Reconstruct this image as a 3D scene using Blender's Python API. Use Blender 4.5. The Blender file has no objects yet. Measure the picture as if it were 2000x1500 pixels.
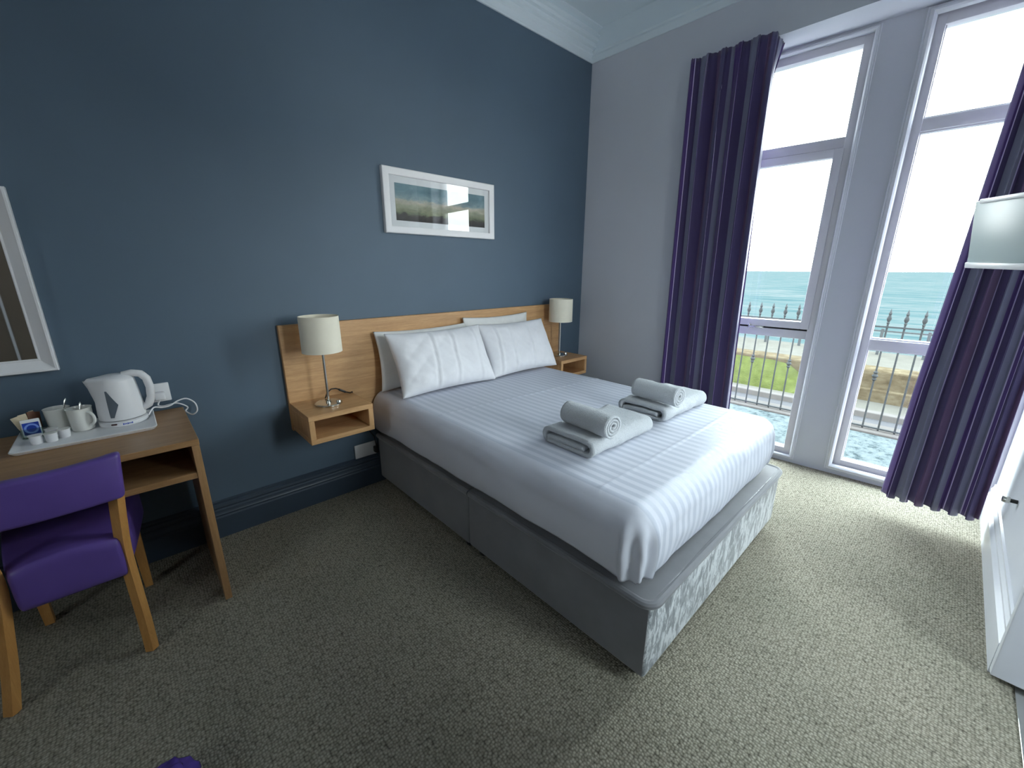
import bpy, bmesh, math, random
from mathutils import Vector, Matrix, noise, Euler
PI = math.pi
random.seed(7)
SC = bpy.context.scene
COL = SC.collection

# ------------------------------------------------------------------ helpers
OFF = {}

def thing(name, label, cat, loc=(0, 0, 0), group=None, local=False, rot=(0, 0, 0)):
    o = bpy.data.objects.new(name, None)
    o.empty_display_size = 0.05
    COL.objects.link(o)
    o.location = loc
    o.rotation_euler = rot
    OFF[o.name] = Vector((0, 0, 0)) if local else Vector(loc)
    tag(o, label, cat, group)
    return o

def tag(o, label=None, cat=None, group=None, kind=None):
    if label: o['label'] = label
    if cat: o['category'] = cat
    if group: o['group'] = group
    if kind: o['kind'] = kind
    return o

def dup(root, loc, rot=None, label=None):
    r = root.copy(); COL.objects.link(r); r.location = loc
    if rot is not None: r.rotation_euler = rot
    if label: r['label'] = label
    for ch in list(root.children):
        c = ch.copy(); COL.objects.link(c); c.parent = r
        for g in list(ch.children):
            d = g.copy(); COL.objects.link(d); d.parent = c
    return r

class MB:
    def __init__(s):
        s.bm = bmesh.new()
        s.uv = None
    def xf(s, verts, fn):
        for v in verts: v.co = Vector(fn(*v.co))
    def box(s, x0, x1, y0, y1, z0, z1, bev=0.0, seg=2, M=None, fn=None):
        b = bmesh.new()
        bmesh.ops.create_cube(b, size=1.0)
        for v in b.verts:
            v.co = Vector(((x0 + x1) / 2 + v.co.x * (x1 - x0), (y0 + y1) / 2 + v.co.y * (y1 - y0), (z0 + z1) / 2 + v.co.z * (z1 - z0)))
        if bev > 0:
            bmesh.ops.bevel(b, geom=list(b.edges), offset=bev, segments=seg, affect='EDGES', profile=0.5)
        if M is not None:
            for v in b.verts: v.co = M @ v.co
        if fn is not None:
            for v in b.verts: v.co = Vector(fn(*v.co))
        s.merge(b); return s
    def merge(s, b):
        m = {}
        for v in b.verts: m[v] = s.bm.verts.new(v.co)
        for f in b.faces:
            try: s.bm.faces.new([m[v] for v in f.verts])
            except ValueError: pass
        b.free()
    def lathe(s, prof, c=(0, 0, 0), n=32, closed=False, M=None):
        c = Vector(c); rings = []
        for r, z in prof:
            ring = []
            if r < 1e-6:
                ring = [s.bm.verts.new(c + Vector((0, 0, z)))] * n
            else:
                for i in range(n):
                    a = 2 * PI * i / n
                    ring.append(s.bm.verts.new(c + Vector((r * math.cos(a), r * math.sin(a), z))))
            rings.append(ring)
        pairs = list(zip(rings, rings[1:]))
        if closed: pairs.append((rings[-1], rings[0]))
        for A, B in pairs:
            for i in range(n):
                j = (i + 1) % n
                vs = []
                for v in (A[i], A[j], B[j], B[i]):
                    if v not in vs: vs.append(v)
                if len(vs) >= 3:
                    try: s.bm.faces.new(vs)
                    except ValueError: pass
        if M is not None:
            for v in {v for r in rings for v in r}: v.co = M @ v.co
        return s
    def tube(s, pts, r, n=8, cap=True, square=None, twist=0.0):
        """sweep a circle (or a rectangle square=(w,h)) along pts; r float or list"""
        pts = [Vector(p) for p in pts]
        rs = r if isinstance(r, (list, tuple)) else [r] * len(pts)
        rings = []; prevu = None
        for i, p in enumerate(pts):
            t = (pts[min(i + 1, len(pts) - 1)] - pts[max(i - 1, 0)])
            if t.length < 1e-9: t = Vector((0, 0, 1))
            t.normalize()
            if prevu is None:
                ref = Vector((0, 1, 0)) if abs(t.z) > 0.7 else Vector((0, 0, 1))
                u = (ref - t * ref.dot(t)).normalized()
            else:
                u = (prevu - t * prevu.dot(t)).normalized()
            prevu = u; w = t.cross(u)
            ring = []
            if square:
                hw, hh = square[0] / 2 * rs[i], square[1] / 2 * rs[i]
                for a, b in ((-1, -1), (1, -1), (1, 1), (-1, 1)):
                    uu, ww = a * hw, b * hh
                    ct, st = math.cos(twist), math.sin(twist)
                    ring.append(s.bm.verts.new(p + u * (uu * ct - ww * st) + w * (uu * st + ww * ct)))
            else:
                for k in range(n):
                    a = 2 * PI * k / n
                    ring.append(s.bm.verts.new(p + u * (rs[i] * math.cos(a)) + w * (rs[i] * math.sin(a))))
            rings.append(ring)
        m = len(rings[0])
        for A, B in zip(rings, rings[1:]):
            for k in range(m):
                s.bm.faces.new((A[k], A[(k + 1) % m], B[(k + 1) % m], B[k]))
        if cap:
            s.bm.faces.new(list(reversed(rings[0]))); s.bm.faces.new(rings[-1])
        return s
    def cyl(s, p0, p1, r0, r1=None, n=24):
        return s.tube([p0, p1], [r0, r1 if r1 is not None else r0], n=n)
    def extrude(s, prof, a, b, axis='x', cap=True, closed=True):
        """extrude 2-D profile [(p,q)] along axis from a to b. axis x: (y,z); y: (x,z); z: (x,y)"""
        def P(t, p, q):
            return {'x': (t, p, q), 'y': (p, t, q), 'z': (p, q, t)}[axis]
        A = [s.bm.verts.new(P(a, p, q)) for p, q in prof]
        B = [s.bm.verts.new(P(b, p, q)) for p, q in prof]
        n = len(prof)
        for i in range(n if closed else n - 1):
            j = (i + 1) % n
            s.bm.faces.new((A[i], A[j], B[j], B[i]))
        if cap and closed:
            s.bm.faces.new(A); s.bm.faces.new(list(reversed(B)))
        return s
    def grid(s, f, nu, nv, cu=False, cv=False, uvf=None):
        V = [[s.bm.verts.new(f(i / (nu if cu else nu - 1), j / (nv if cv else nv - 1))) for j in range(nv)] for i in range(nu)]
        if uvf and s.uv is None: s.uv = s.bm.loops.layers.uv.new('UVMap')
        for i in range(nu if cu else nu - 1):
            for j in range(nv if cv else nv - 1):
                i2, j2 = (i + 1) % nu, (j + 1) % nv
                fc = s.bm.faces.new((V[i][j], V[i2][j], V[i2][j2], V[i][j2]))
                if uvf:
                    for l, (a, b) in zip(fc.loops, ((i, j), (i + 1, j), (i + 1, j + 1), (i, j + 1))):
                        l[s.uv].uv = uvf(a / (nu if cu else nu - 1), b / (nv if cv else nv - 1))
        return V
    def build(s, name, mat, parent=None, smooth=True, angle=35, label=None, weld=False):
        if weld: bmesh.ops.remove_doubles(s.bm, verts=list(s.bm.verts), dist=1e-5)
        off = OFF.get(parent.name, Vector()) if parent is not None else Vector()
        if off.length: bmesh.ops.translate(s.bm, verts=list(s.bm.verts), vec=-off)
        bmesh.ops.recalc_face_normals(s.bm, faces=list(s.bm.faces))
        me = bpy.data.meshes.new(name)
        s.bm.to_mesh(me); s.bm.free()
        o = bpy.data.objects.new(name, me); COL.objects.link(o)
        for m in (mat if isinstance(mat, (list, tuple)) else [mat]): me.materials.append(m)
        if smooth:
            me.shade_smooth()
            if angle < 180: me.set_sharp_from_angle(angle=math.radians(angle))
        if parent is not None:
            o.parent = parent; OFF[o.name] = off
        if label: o['label'] = label
        return o

def struct(o, kind='structure'):
    o['kind'] = kind; return o

# ------------------------------------------------------------------ materials
def srgb(r, g, b):
    f = lambda c: (c / 255) / 12.92 if c / 255 <= 0.04045 else ((c / 255 + 0.055) / 1.055) ** 2.4
    return (f(r), f(g), f(b), 1.0)

def newmat(name):
    m = bpy.data.materials.new(name); m.use_nodes = True
    nt = m.node_tree; nt.nodes.clear()
    out = nt.nodes.new('ShaderNodeOutputMaterial')
    p = nt.nodes.new('ShaderNodeBsdfPrincipled')
    nt.links.new(p.outputs[0], out.inputs[0])
    return m, nt, p, out

def coords(nt, scale=(1, 1, 1), kind='Object', rot=(0, 0, 0)):
    tc = nt.nodes.new('ShaderNodeTexCoord'); mp = nt.nodes.new('ShaderNodeMapping')
    mp.inputs['Scale'].default_value = scale; mp.inputs['Rotation'].default_value = rot
    nt.links.new(tc.outputs[kind], mp.inputs[0]); return mp.outputs[0]

def noise_n(nt, vec, scale, detail=3, rough=0.55, dist=0.0):
    n = nt.nodes.new('ShaderNodeTexNoise')
    n.inputs['Scale'].default_value = scale; n.inputs['Detail'].default_value = detail
    n.inputs['Roughness'].default_value = rough; n.inputs['Distortion'].default_value = dist
    nt.links.new(vec, n.inputs['Vector']); return n.outputs['Fac']

def ramp(nt, fac, stops, interp='LINEAR'):
    r = nt.nodes.new('ShaderNodeValToRGB'); r.color_ramp.interpolation = interp
    el = r.color_ramp.elements
    while len(el) < len(stops): el.new(0.5)
    for e, (p, c) in zip(el, stops):
        e.position = p; e.color = c if len(c) == 4 else (*c, 1)
    nt.links.new(fac, r.inputs[0]); return r.outputs[0]

def bump(nt, p, h, strength, dist=0.01):
    b = nt.nodes.new('ShaderNodeBump'); b.inputs['Strength'].default_value = strength
    b.inputs['Distance'].default_value = dist
    nt.links.new(h, b.inputs['Height']); nt.links.new(b.outputs[0], p.inputs['Normal'])

def plain(name, col, rough=0.5, metal=0.0, spec=0.5, var=0.04, vs=6.0, bmp=0.0, bs=200.0, sheen=0.0, bd=0.002):
    m, nt, p, _ = newmat(name)
    v = coords(nt)
    c = Vector(col[:3])
    f = noise_n(nt, v, vs, 4)
    nt.links.new(ramp(nt, f, [(0.3, tuple(c * (1 - var))), (0.7, tuple(c * (1 + var)))]), p.inputs['Base Color'])
    p.inputs['Roughness'].default_value = rough; p.inputs['Metallic'].default_value = metal
    p.inputs['Specular IOR Level'].default_value = spec
    if sheen:
        p.inputs['Sheen Weight'].default_value = sheen; p.inputs['Sheen Roughness'].default_value = 0.4
    if bmp: bump(nt, p, noise_n(nt, v, bs, 2), bmp, bd)
    return m

def wood(name, axis='x', dark=(172, 130, 86), light=(212, 170, 122), rough=0.42):
    m, nt, p, _ = newmat(name)
    k = {'x': (0.9, 14, 14), 'y': (14, 0.9, 14), 'z': (14, 14, 0.9)}[axis]
    v = coords(nt, k)
    f1 = noise_n(nt, v, 3.0, 6, 0.65, 0.6)
    v2 = coords(nt, tuple(a * 6 for a in k))
    f2 = noise_n(nt, v2, 5.0, 3, 0.6, 0.2)
    mx = nt.nodes.new('ShaderNodeMath'); mx.operation = 'MULTIPLY_ADD'
    mx.inputs[1].default_value = 0.35; nt.links.new(f2, mx.inputs[0]); 
    sc = nt.nodes.new('ShaderNodeMath'); sc.operation = 'MULTIPLY'; sc.inputs[1].default_value = 0.65
    nt.links.new(f1, sc.inputs[0]); nt.links.new(sc.outputs[0], mx.inputs[2])
    mid = tuple((a + b) / 2 for a, b in zip(dark, light))
    nt.links.new(ramp(nt, mx.outputs[0], [(0.3, srgb(*dark)), (0.5, srgb(*mid)), (0.68, srgb(*light))]), p.inputs['Base Color'])
    p.inputs['Roughness'].default_value = rough
    bump(nt, p, f2, 0.12, 0.001)
    return m

M = {}
M['navy'] = plain('navy_wall_paint', srgb(84, 103, 120), 0.55, var=0.05, vs=1.5, bmp=0.06, bs=140)
M['navytrim'] = plain('navy_gloss_paint', srgb(60, 72, 86), 0.35, var=0.04)
M['grey'] = plain('pale_grey_wall_paint', srgb(204, 206, 214), 0.6, var=0.03, vs=1.2, bmp=0.06, bs=140)
M['ceil'] = plain('ceiling_paint', srgb(226, 236, 242), 0.7, var=0.02, vs=1.0, bmp=0.04, bs=120)
M['trim'] = plain('white_gloss_trim', srgb(218, 219, 225), 0.3, var=0.02)
M['upvc'] = plain('white_upvc', srgb(222, 220, 226), 0.28, var=0.015)
M['dark'] = plain('dark_gap', srgb(20, 20, 22), 0.8)
M['oakx'] = wood('oak_grain_x', 'x')
M['oaky'] = wood('oak_grain_y', 'y')
M['oakz'] = wood('oak_grain_z', 'z')
M['deskx'] = wood('desk_oak_x', 'x', (138, 102, 66), (176, 138, 96), 0.35)
M['deskz'] = wood('desk_oak_z', 'z', (138, 102, 66), (176, 138, 96), 0.4)
M['legwood'] = wood('chair_beech', 'z', (176, 122, 62), (206, 154, 90), 0.4)
M['chrome'] = plain('brushed_steel', srgb(205, 205, 200), 0.22, metal=1.0, var=0.02)
M['shade'] = plain('cream_lamp_fabric', srgb(232, 226, 208), 0.85, var=0.02, vs=20, bmp=0.25, bs=500, bd=0.001)
M['black'] = plain('black_plastic', srgb(24, 24, 26), 0.45)
M['white'] = plain('white_plastic', srgb(228, 228, 230), 0.3, var=0.015)
M['china'] = plain('white_china', srgb(226, 226, 220), 0.15, var=0.015)
M['greyplastic'] = plain('grey_translucent_window', srgb(96, 106, 116), 0.25)
M['purple'] = plain('purple_leatherette', srgb(94, 72, 146), 0.38, var=0.06, vs=9, bmp=0.15, bs=260, bd=0.001)
M['bluelabel'] = plain('blue_sachet', srgb(28, 62, 160), 0.3, var=0.3, vs=40)
M['cream'] = plain('cream_paper', srgb(214, 200, 172), 0.7, var=0.1, vs=40)
M['brownp'] = plain('brown_paper', srgb(110, 70, 48), 0.6, var=0.1, vs=40)
M['iron'] = plain('black_iron', (.034, .036, .038, 1), 0.9, spec=0.02, var=0.15, vs=30)
M['velpile'] = None

# pillow linen / towels
def linen(name, col, rough=0.75, sc=40, st=0.12):
    m, nt, p, _ = newmat(name)
    v = coords(nt)
    f = noise_n(nt, v, sc, 5, 0.6)
    c = Vector(col[:3])
    nt.links.new(ramp(nt, f, [(0.3, tuple(c * 0.97)), (0.7, tuple(c * 1.02))]), p.inputs['Base Color'])
    p.inputs['Roughness'].default_value = rough; p.inputs['Sheen Weight'].default_value = 0.15
    p.inputs['Specular IOR Level'].default_value = 0.25
    bump(nt, p, f, st, 0.004)
    return m
M['pillow'] = linen('white_pillowcase', srgb(228, 228, 232), 0.7, 30, 0.1)
M['pillow2'] = linen('white_pillowcase_plain', srgb(224, 224, 222), 0.7, 30, 0.1)
M['mattress'] = linen('mattress_ticking', srgb(200, 200, 200))
m, nt, p, _ = newmat('white_terry'); M['terry'] = m
v = coords(nt); f = noise_n(nt, v, 260, 3, 0.7); f2 = noise_n(nt, v, 38, 3, 0.6)
ad = nt.nodes.new('ShaderNodeMath'); ad.operation = 'ADD'; nt.links.new(f, ad.inputs[0]); nt.links.new(f2, ad.inputs[1])
nt.links.new(ramp(nt, f, [(0.25, srgb(212, 217, 222)), (0.75, srgb(236, 239, 243))]), p.inputs['Base Color'])
p.inputs['Roughness'].default_value = 0.95; p.inputs['Sheen Weight'].default_value = 0.3; p.inputs['Specular IOR Level'].default_value = 0.1
bump(nt, p, ad.outputs[0], 0.9, 0.010)

# striped satin sheet : UV.x carries metres across the bed
m, nt, p, _ = newmat('white_satin_stripe_sheet'); M['sheet'] = m
tc = nt.nodes.new('ShaderNodeTexCoord'); sp = nt.nodes.new('ShaderNodeSeparateXYZ'); nt.links.new(tc.outputs['UV'], sp.inputs[0])
mul = nt.nodes.new('ShaderNodeMath'); mul.operation = 'MULTIPLY'; mul.inputs[1].default_value = 2 * PI / 0.046; nt.links.new(sp.outputs[0], mul.inputs[0])
sn = nt.nodes.new('ShaderNodeMath'); sn.operation = 'SINE'; nt.links.new(mul.outputs[0], sn.inputs[0])
mr = nt.nodes.new('ShaderNodeMapRange'); mr.inputs[1].default_value = -0.35; mr.inputs[2].default_value = 0.35; 
gt = nt.nodes.new('ShaderNodeMath'); gt.operation = 'GREATER_THAN'; gt.inputs[1].default_value = -2.06; nt.links.new(sp.outputs[0], gt.inputs[0])
s2_ = nt.nodes.new('ShaderNodeMath'); s2_.operation = 'ADD'; s2_.inputs[1].default_value = 0.0
mk = nt.nodes.new('ShaderNodeMix'); mk.inputs[2].default_value = 1.0; nt.links.new(gt.outputs[0], mk.inputs[0]); nt.links.new(sn.outputs[0], mk.inputs[3]); nt.links.new(mk.outputs[0], mr.inputs[0])
nt.links.new(ramp(nt, mr.outputs[0], [(0, srgb(190, 194, 206)), (1, srgb(210, 212, 222))]), p.inputs['Base Color'])
rr = nt.nodes.new('ShaderNodeMapRange'); rr.inputs[3].default_value = 0.42; rr.inputs[4].default_value = 0.62; nt.links.new(mr.outputs[0], rr.inputs[0])
nt.links.new(rr.outputs[0], p.inputs['Roughness']); p.inputs['Specular IOR Level'].default_value = 0.35
v = coords(nt); f = noise_n(nt, v, 22, 5, 0.6)
bump(nt, p, f, 0.10, 0.006)

# carpet
m, nt, p, _ = newmat('loop_carpet'); M['carpet'] = m
v = coords(nt)
vo = nt.nodes.new('ShaderNodeTexVoronoi'); vo.inputs['Scale'].default_value = 115; vo.inputs['Randomness'].default_value = 0.55
nt.links.new(v, vo.inputs['Vector'])
f = noise_n(nt, v, 150, 2, 0.6); f3 = noise_n(nt, v, 2.2, 4, 0.6)
cmix = ramp(nt, vo.outputs['Distance'], [(0.0, srgb(186, 178, 162)), (0.55, srgb(142, 136, 122)), (0.9, srgb(84, 79, 70))])
c2 = ramp(nt, f3, [(0.3, (0.9, 0.92, 0.9, 1)), (0.7, (1.06, 1.05, 1.04, 1))])
mm = nt.nodes.new('ShaderNodeMix'); mm.data_type = 'RGBA'; mm.blend_type = 'MULTIPLY'; mm.inputs['Factor'].default_value = 1.0
nt.links.new(cmix, mm.inputs['A']); nt.links.new(c2, mm.inputs['B'])
c3 = ramp(nt, f, [(0.3, (0.86, 0.86, 0.85, 1)), (0.7, (1.08, 1.08, 1.08, 1))])
m2 = nt.nodes.new('ShaderNodeMix'); m2.data_type = 'RGBA'; m2.blend_type = 'MULTIPLY'; m2.inputs['Factor'].default_value = 1.0
nt.links.new(mm.outputs['Result'], m2.inputs['A']); nt.links.new(c3, m2.inputs['B'])
nt.links.new(m2.outputs['Result'], p.inputs['Base Color'])
p.inputs['Roughness'].default_value = 0.95; p.inputs['Specular IOR Level'].default_value = 0.1
inv = nt.nodes.new('ShaderNodeMath'); inv.operation = 'SUBTRACT'; inv.inputs[0].default_value = 1.0; nt.links.new(vo.outputs['Distance'], inv.inputs[1])
bump(nt, p, inv.outputs[0], 0.6, 0.006)

# crushed velvet
m, nt, p, _ = newmat('crushed_silver_velvet'); M['velvet'] = m
v = coords(nt, (13, 13, 5))
f = noise_n(nt, v, 1.7, 9, 0.72, 0.7)
f2 = noise_n(nt, coords(nt, (40, 40, 14)), 2.0, 4, 0.7, 0.8)
ad = nt.nodes.new('ShaderNodeMath'); ad.operation = 'MULTIPLY_ADD'; ad.inputs[1].default_value = 0.3; nt.links.new(f2, ad.inputs[0]); nt.links.new(f, ad.inputs[2])
nt.links.new(ramp(nt, ad.outputs[0], [(0.55, srgb(118, 122, 126)), (0.63, srgb(150, 155, 159)), (0.69, srgb(214, 217, 219))]), p.inputs['Base Color'])
p.inputs['Roughness'].default_value = 0.55; p.inputs['Sheen Weight'].default_value = 0.5; p.inputs['Sheen Roughness'].default_value = 0.35
bump(nt, p, ad.outputs[0], 0.35, 0.012)
M['velvetshade'] = plain('grey_velvet_shaded', srgb(118, 118, 122), 0.7, var=0.10, vs=7, sheen=0.5, bmp=0.1, bs=60)  # shaded copy of the velvet: smoother and darker, shade put into the colour

# curtain : UV.x = metres along the cloth
m, nt, p, _ = newmat('purple_striped_curtain'); M['curtain'] = m
tc = nt.nodes.new('ShaderNodeTexCoord'); sp = nt.nodes.new('ShaderNodeSeparateXYZ'); nt.links.new(tc.outputs['UV'], sp.inputs[0])
fr = nt.nodes.new('ShaderNodeMath'); fr.operation = 'FRACT'
dv = nt.nodes.new('ShaderNodeMath'); dv.operation = 'DIVIDE'; dv.inputs[1].default_value = 0.62; nt.links.new(sp.outputs[0], dv.inputs[0]); nt.links.new(dv.outputs[0], fr.inputs[0])
A = srgb(78, 54, 118); B = srgb(122, 122, 146); Cc = srgb(66, 54, 98); D = srgb(98, 74, 112); L = srgb(206, 194, 226); E_ = srgb(94, 88, 128)
nt.links.new(ramp(nt, fr.outputs[0], [(0, A), (0.13, L), (0.138, Cc), (0.26, B), (0.42, L), (0.428, A), (0.45, L), (0.457, Cc), (0.58, D), (0.70, E_), (0.80, L), (0.806, Cc), (0.90, B)], 'CONSTANT'), p.inputs['Base Color'])
p.inputs['Roughness'].default_value = 0.6; p.inputs['Sheen Weight'].default_value = 0.25; p.inputs['Specular IOR Level'].default_value = 0.3
v = coords(nt, (300, 300, 60), 'Object'); bump(nt, p, noise_n(nt, v, 1.0, 2), 0.12, 0.001)

# glass (thin): mostly see-through, mirror-like at a glance
def thin_glass(name, tint=(0.97, 0.99, 0.98, 1), refl=1.0):
    m = bpy.data.materials.new(name); m.use_nodes = True; nt = m.node_tree; nt.nodes.clear()
    out = nt.nodes.new('ShaderNodeOutputMaterial'); t = nt.nodes.new('ShaderNodeBsdfTransparent'); g = nt.nodes.new('ShaderNodeBsdfGlossy')
    t.inputs[0].default_value = tint; g.inputs['Roughness'].default_value = 0.0
    fz = nt.nodes.new('ShaderNodeFresnel'); fz.inputs['IOR'].default_value = 1.5
    ge = nt.nodes.new('ShaderNodeNewGeometry'); ib = nt.nodes.new('ShaderNodeMath'); ib.operation = 'MULTIPLY_ADD'; ib.inputs[1].default_value = -refl; ib.inputs[2].default_value = refl
    nt.links.new(ge.outputs['Backfacing'], ib.inputs[0])
    mu = nt.nodes.new('ShaderNodeMath'); mu.operation = 'MULTIPLY'; nt.links.new(fz.outputs[0], mu.inputs[0]); nt.links.new(ib.outputs[0], mu.inputs[1])
    mx = nt.nodes.new('ShaderNodeMixShader'); nt.links.new(mu.outputs[0], mx.inputs[0]); nt.links.new(t.outputs[0], mx.inputs[1]); nt.links.new(g.outputs[0], mx.inputs[2])
    nt.links.new(mx.outputs[0], out.inputs[0]); return m
M['glass'] = thin_glass('window_glass')
M['picglass'] = thin_glass('picture_glass', (0.98, 0.99, 0.99, 1), 1.6)
m, nt, p, _ = newmat('mirror_silver'); M['mirror'] = m
p.inputs['Base Color'].default_value = (0.86, 0.88, 0.87, 1); p.inputs['Metallic'].default_value = 1.0; p.inputs['Roughness'].default_value = 0.02

# abstract seascape print (Object coords: metres, origin at the picture's base centre)
m, nt, p, _ = newmat('seascape_print'); M['print'] = m
tc = nt.nodes.new('ShaderNodeTexCoord'); sp = nt.nodes.new('ShaderNodeSeparateXYZ'); nt.links.new(tc.outputs['Object'], sp.inputs[0])
nz = noise_n(nt, coords(nt, (8, 1, 22)), 1.6, 5, 0.65, 0.6)
ma = nt.nodes.new('ShaderNodeMath'); ma.operation = 'MULTIPLY_ADD'; ma.inputs[1].default_value = 0.07; nt.links.new(nz, ma.inputs[0]); nt.links.new(sp.outputs[2], ma.inputs[2])
mp = nt.nodes.new('ShaderNodeMapRange'); mp.inputs[1].default_value = 0.10; mp.inputs[2].default_value = 0.33; nt.links.new(ma.outputs[0], mp.inputs[0])
base = ramp(nt, mp.outputs[0], [(0.0, srgb(48, 44, 44)), (0.20, srgb(78, 72, 66)), (0.26, srgb(136, 140, 112)), (0.42, srgb(168, 166, 142)), (0.52, srgb(196, 186, 170)), (0.62, srgb(138, 160, 168)), (0.8, srgb(108, 138, 148)), (1.0, srgb(122, 150, 160))])
cl = noise_n(nt, coords(nt, (7, 1, 12)), 1.3, 5, 0.6, 0.8)
mm = nt.nodes.new('ShaderNodeMix'); mm.data_type = 'RGBA'; mm.blend_type = 'MULTIPLY'; mm.inputs['Factor'].default_value = 0.8
nt.links.new(base, mm.inputs['A']); nt.links.new(ramp(nt, cl, [(0.3, (0.6, 0.68, 0.68, 1)), (0.65, (1.15, 1.15, 1.12, 1))]), mm.inputs['B'])
nt.links.new(mm.outputs['Result'], p.inputs['Base Color']); p.inputs['Roughness'].default_value = 0.6

m, nt, p, _ = newmat('sea_water'); M['sea'] = m
v = coords(nt, (0.10, 0.03, 1)); f = noise_n(nt, v, 2.2, 6, 0.65, 0.5)
v = coords(nt, (0.5, 0.16, 1)); f2 = noise_n(nt, v, 1.2, 4, 0.65, 0.5)
ad = nt.nodes.new('ShaderNodeMath'); ad.operation = 'MULTIPLY_ADD'; ad.inputs[1].default_value = 0.5; nt.links.new(f2, ad.inputs[0]); nt.links.new(f, ad.inputs[2])
nt.links.new(ramp(nt, ad.outputs[0], [(0.55, (.017, .031, .034, 1)), (0.70, (.027, .041, .043, 1)), (0.82, (.037, .046, .047, 1)), (1.0, (.06, .06, .06, 1))]), p.inputs['Base Color'])
p.inputs['Roughness'].default_value = 0.9; p.inputs['Specular IOR Level'].default_value = 0.0
m, nt, p, _ = newmat('blue_grey_gravel'); M['gravel'] = m
v = coords(nt); f = noise_n(nt, v, 14, 8, 0.8)
nt.links.new(ramp(nt, f, [(0.38, (.020, .027, .030, 1)), (0.48, (.060, .072, .076, 1)), (0.60, (.078, .088, .090, 1))]), p.inputs['Base Color']); p.inputs['Roughness'].default_value = 0.9
p.inputs['Specular IOR Level'].default_value = 0.0
bump(nt, p, f, 0.5, 0.02)
def ext(name, c, var=.08, vs=4): return plain(name, (*c, 1), 0.95, spec=0.0, var=var, vs=vs)
M['asphalt'] = ext('grey_asphalt', (.044, .043, .046), .05, 3)
M['paving'] = ext('pale_paving', (.056, .053, .047))
M['kerb'] = ext('kerb_stone', (.066, .060, .058))
M['grass'] = plain('verge_grass', (.036, .042, .014, 1), 0.95, spec=0.0, var=0.25, vs=5, bmp=0.4, bs=30, bd=0.05)
m, nt, p, _ = newmat('rubble_stone'); M['stone'] = m
v = coords(nt, (1, 1, 1.8)); vo = nt.nodes.new('ShaderNodeTexVoronoi'); vo.inputs['Scale'].default_value = 3.2; nt.links.new(v, vo.inputs['Vector'])
f = noise_n(nt, v, 4, 6, 0.7)
mm = nt.nodes.new('ShaderNodeMix'); mm.data_type = 'RGBA'; mm.blend_type = 'MULTIPLY'; mm.inputs['Factor'].default_value = 0.35
nt.links.new(ramp(nt, f, [(0.3, (.030, .023, .015, 1)), (0.5, (.058, .046, .030, 1)), (0.7, (.078, .066, .046, 1))]), mm.inputs['A']); nt.links.new(ramp(nt, vo.outputs['Distance'], [(0.2, (1, 1, 1, 1)), (0.8, (.5, .48, .46, 1))]), mm.inputs['B'])
nt.links.new(mm.outputs['Result'], p.inputs['Base Color']); p.inputs['Roughness'].default_value = 0.95; p.inputs['Specular IOR Level'].default_value = 0.0

# ------------------------------------------------------------------ room shell
XL, YF, ZC = -5.6, -2.78, 3.2
b = MB(); b.box(XL - .1, .42, -4.5, .12, -0.06, 0.0); floor = struct(b.build('floor', M['carpet'], smooth=False))
b = MB(); b.box(XL - .1, .45, -4.5, .12, ZC, ZC + .1); struct(b.build('ceiling', M['ceil'], smooth=False))
b = MB(); b.box(XL - .1, 0.0, 0.0, .12, 0, ZC); struct(b.build('wall_back', M['navy'], smooth=False))
# window wall, rotated frame: s along the wall from the corner, o outward
KW, WO = -0.0598, 0.1369
TD = Vector((KW, 1, 0)).normalized(); ND = Vector((1, -KW, 0)).normalized(); OO = Vector((WO, 0, 0))
def WF(s_, o_, z_):
    q = OO - TD * s_ + ND * o_
    return (q.x, q.y, z_)
w1a, w1b, w2a, w2b, wz0, wz1 = 1.05, 1.802, 2.034, 2.80, 0.052, 2.672
b = MB()
b.box(0, .14, -.985, .12, 0, ZC)                              # front face beside the corner
b.box(0, .43, YF - .14, -.985, 2.712, ZC)                         # lintel over the recess
def wb(s0, s1, z0, z1, o0=0.0, o1=.13): b.box(s0, s1, o0, o1, z0, z1, fn=lambda x, y, z: WF(x, y, z))
wb(.80, w1a, 0, 2.9); wb(w1b, w2a, 0, 2.9); wb(w2b, 2.83, 0, 2.9)
wb(w1a, w1b, -.2, wz0); wb(w1a, w1b, wz1, 2.9); wb(w2a, w2b, -.2, wz0); wb(w2a, w2b, wz1, 2.9)
struct(b.build('wall_right', M['grey'], smooth=False))
b = MB(); b.box(-.004, 0.0, YF, 0.0, 3.05, ZC - .001); struct(b.build('trim_frieze', M['ceil'], smooth=False))
b = MB()
b.box(-1.135, .43, YF - .14, YF, 0, ZC); b.box(-1.99, -1.135, YF - .14, YF, 2.06, ZC); b.box(XL - .1, -1.99, YF - .14, YF, 0, ZC)
struct(b.build('wall_front', M['grey'], smooth=False))
LWY0, LWY1, LWZ0, LWZ1 = -2.30, -1.70, 1.40, 2.05  # opening for an added, unseen window that gives fill light
b = MB(); b.box(XL - .12, XL, -4.5, LWY0, 0, ZC); b.box(XL - .12, XL, LWY1, .12, 0, ZC); b.box(XL - .12, XL, LWY0, LWY1, 0, LWZ0); b.box(XL - .12, XL, LWY0, LWY1, LWZ1, ZC); struct(b.build('wall_left', M['grey'], smooth=False))
b = MB()
for y0, y1, z0, z1 in ((LWY0, LWY0 + .06, LWZ0, LWZ1), (LWY1 - .06, LWY1, LWZ0, LWZ1), (LWY0, LWY1, LWZ0, LWZ0 + .06), (LWY0, LWY1, LWZ1 - .06, LWZ1), (-2.03, -1.97, LWZ0, LWZ1)): b.box(XL - .09, XL - .02, y0, y1, z0, z1, bev=.004)
fill_win3 = struct(b.build('fill_window_3', M['upvc'], smooth=False))
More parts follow.
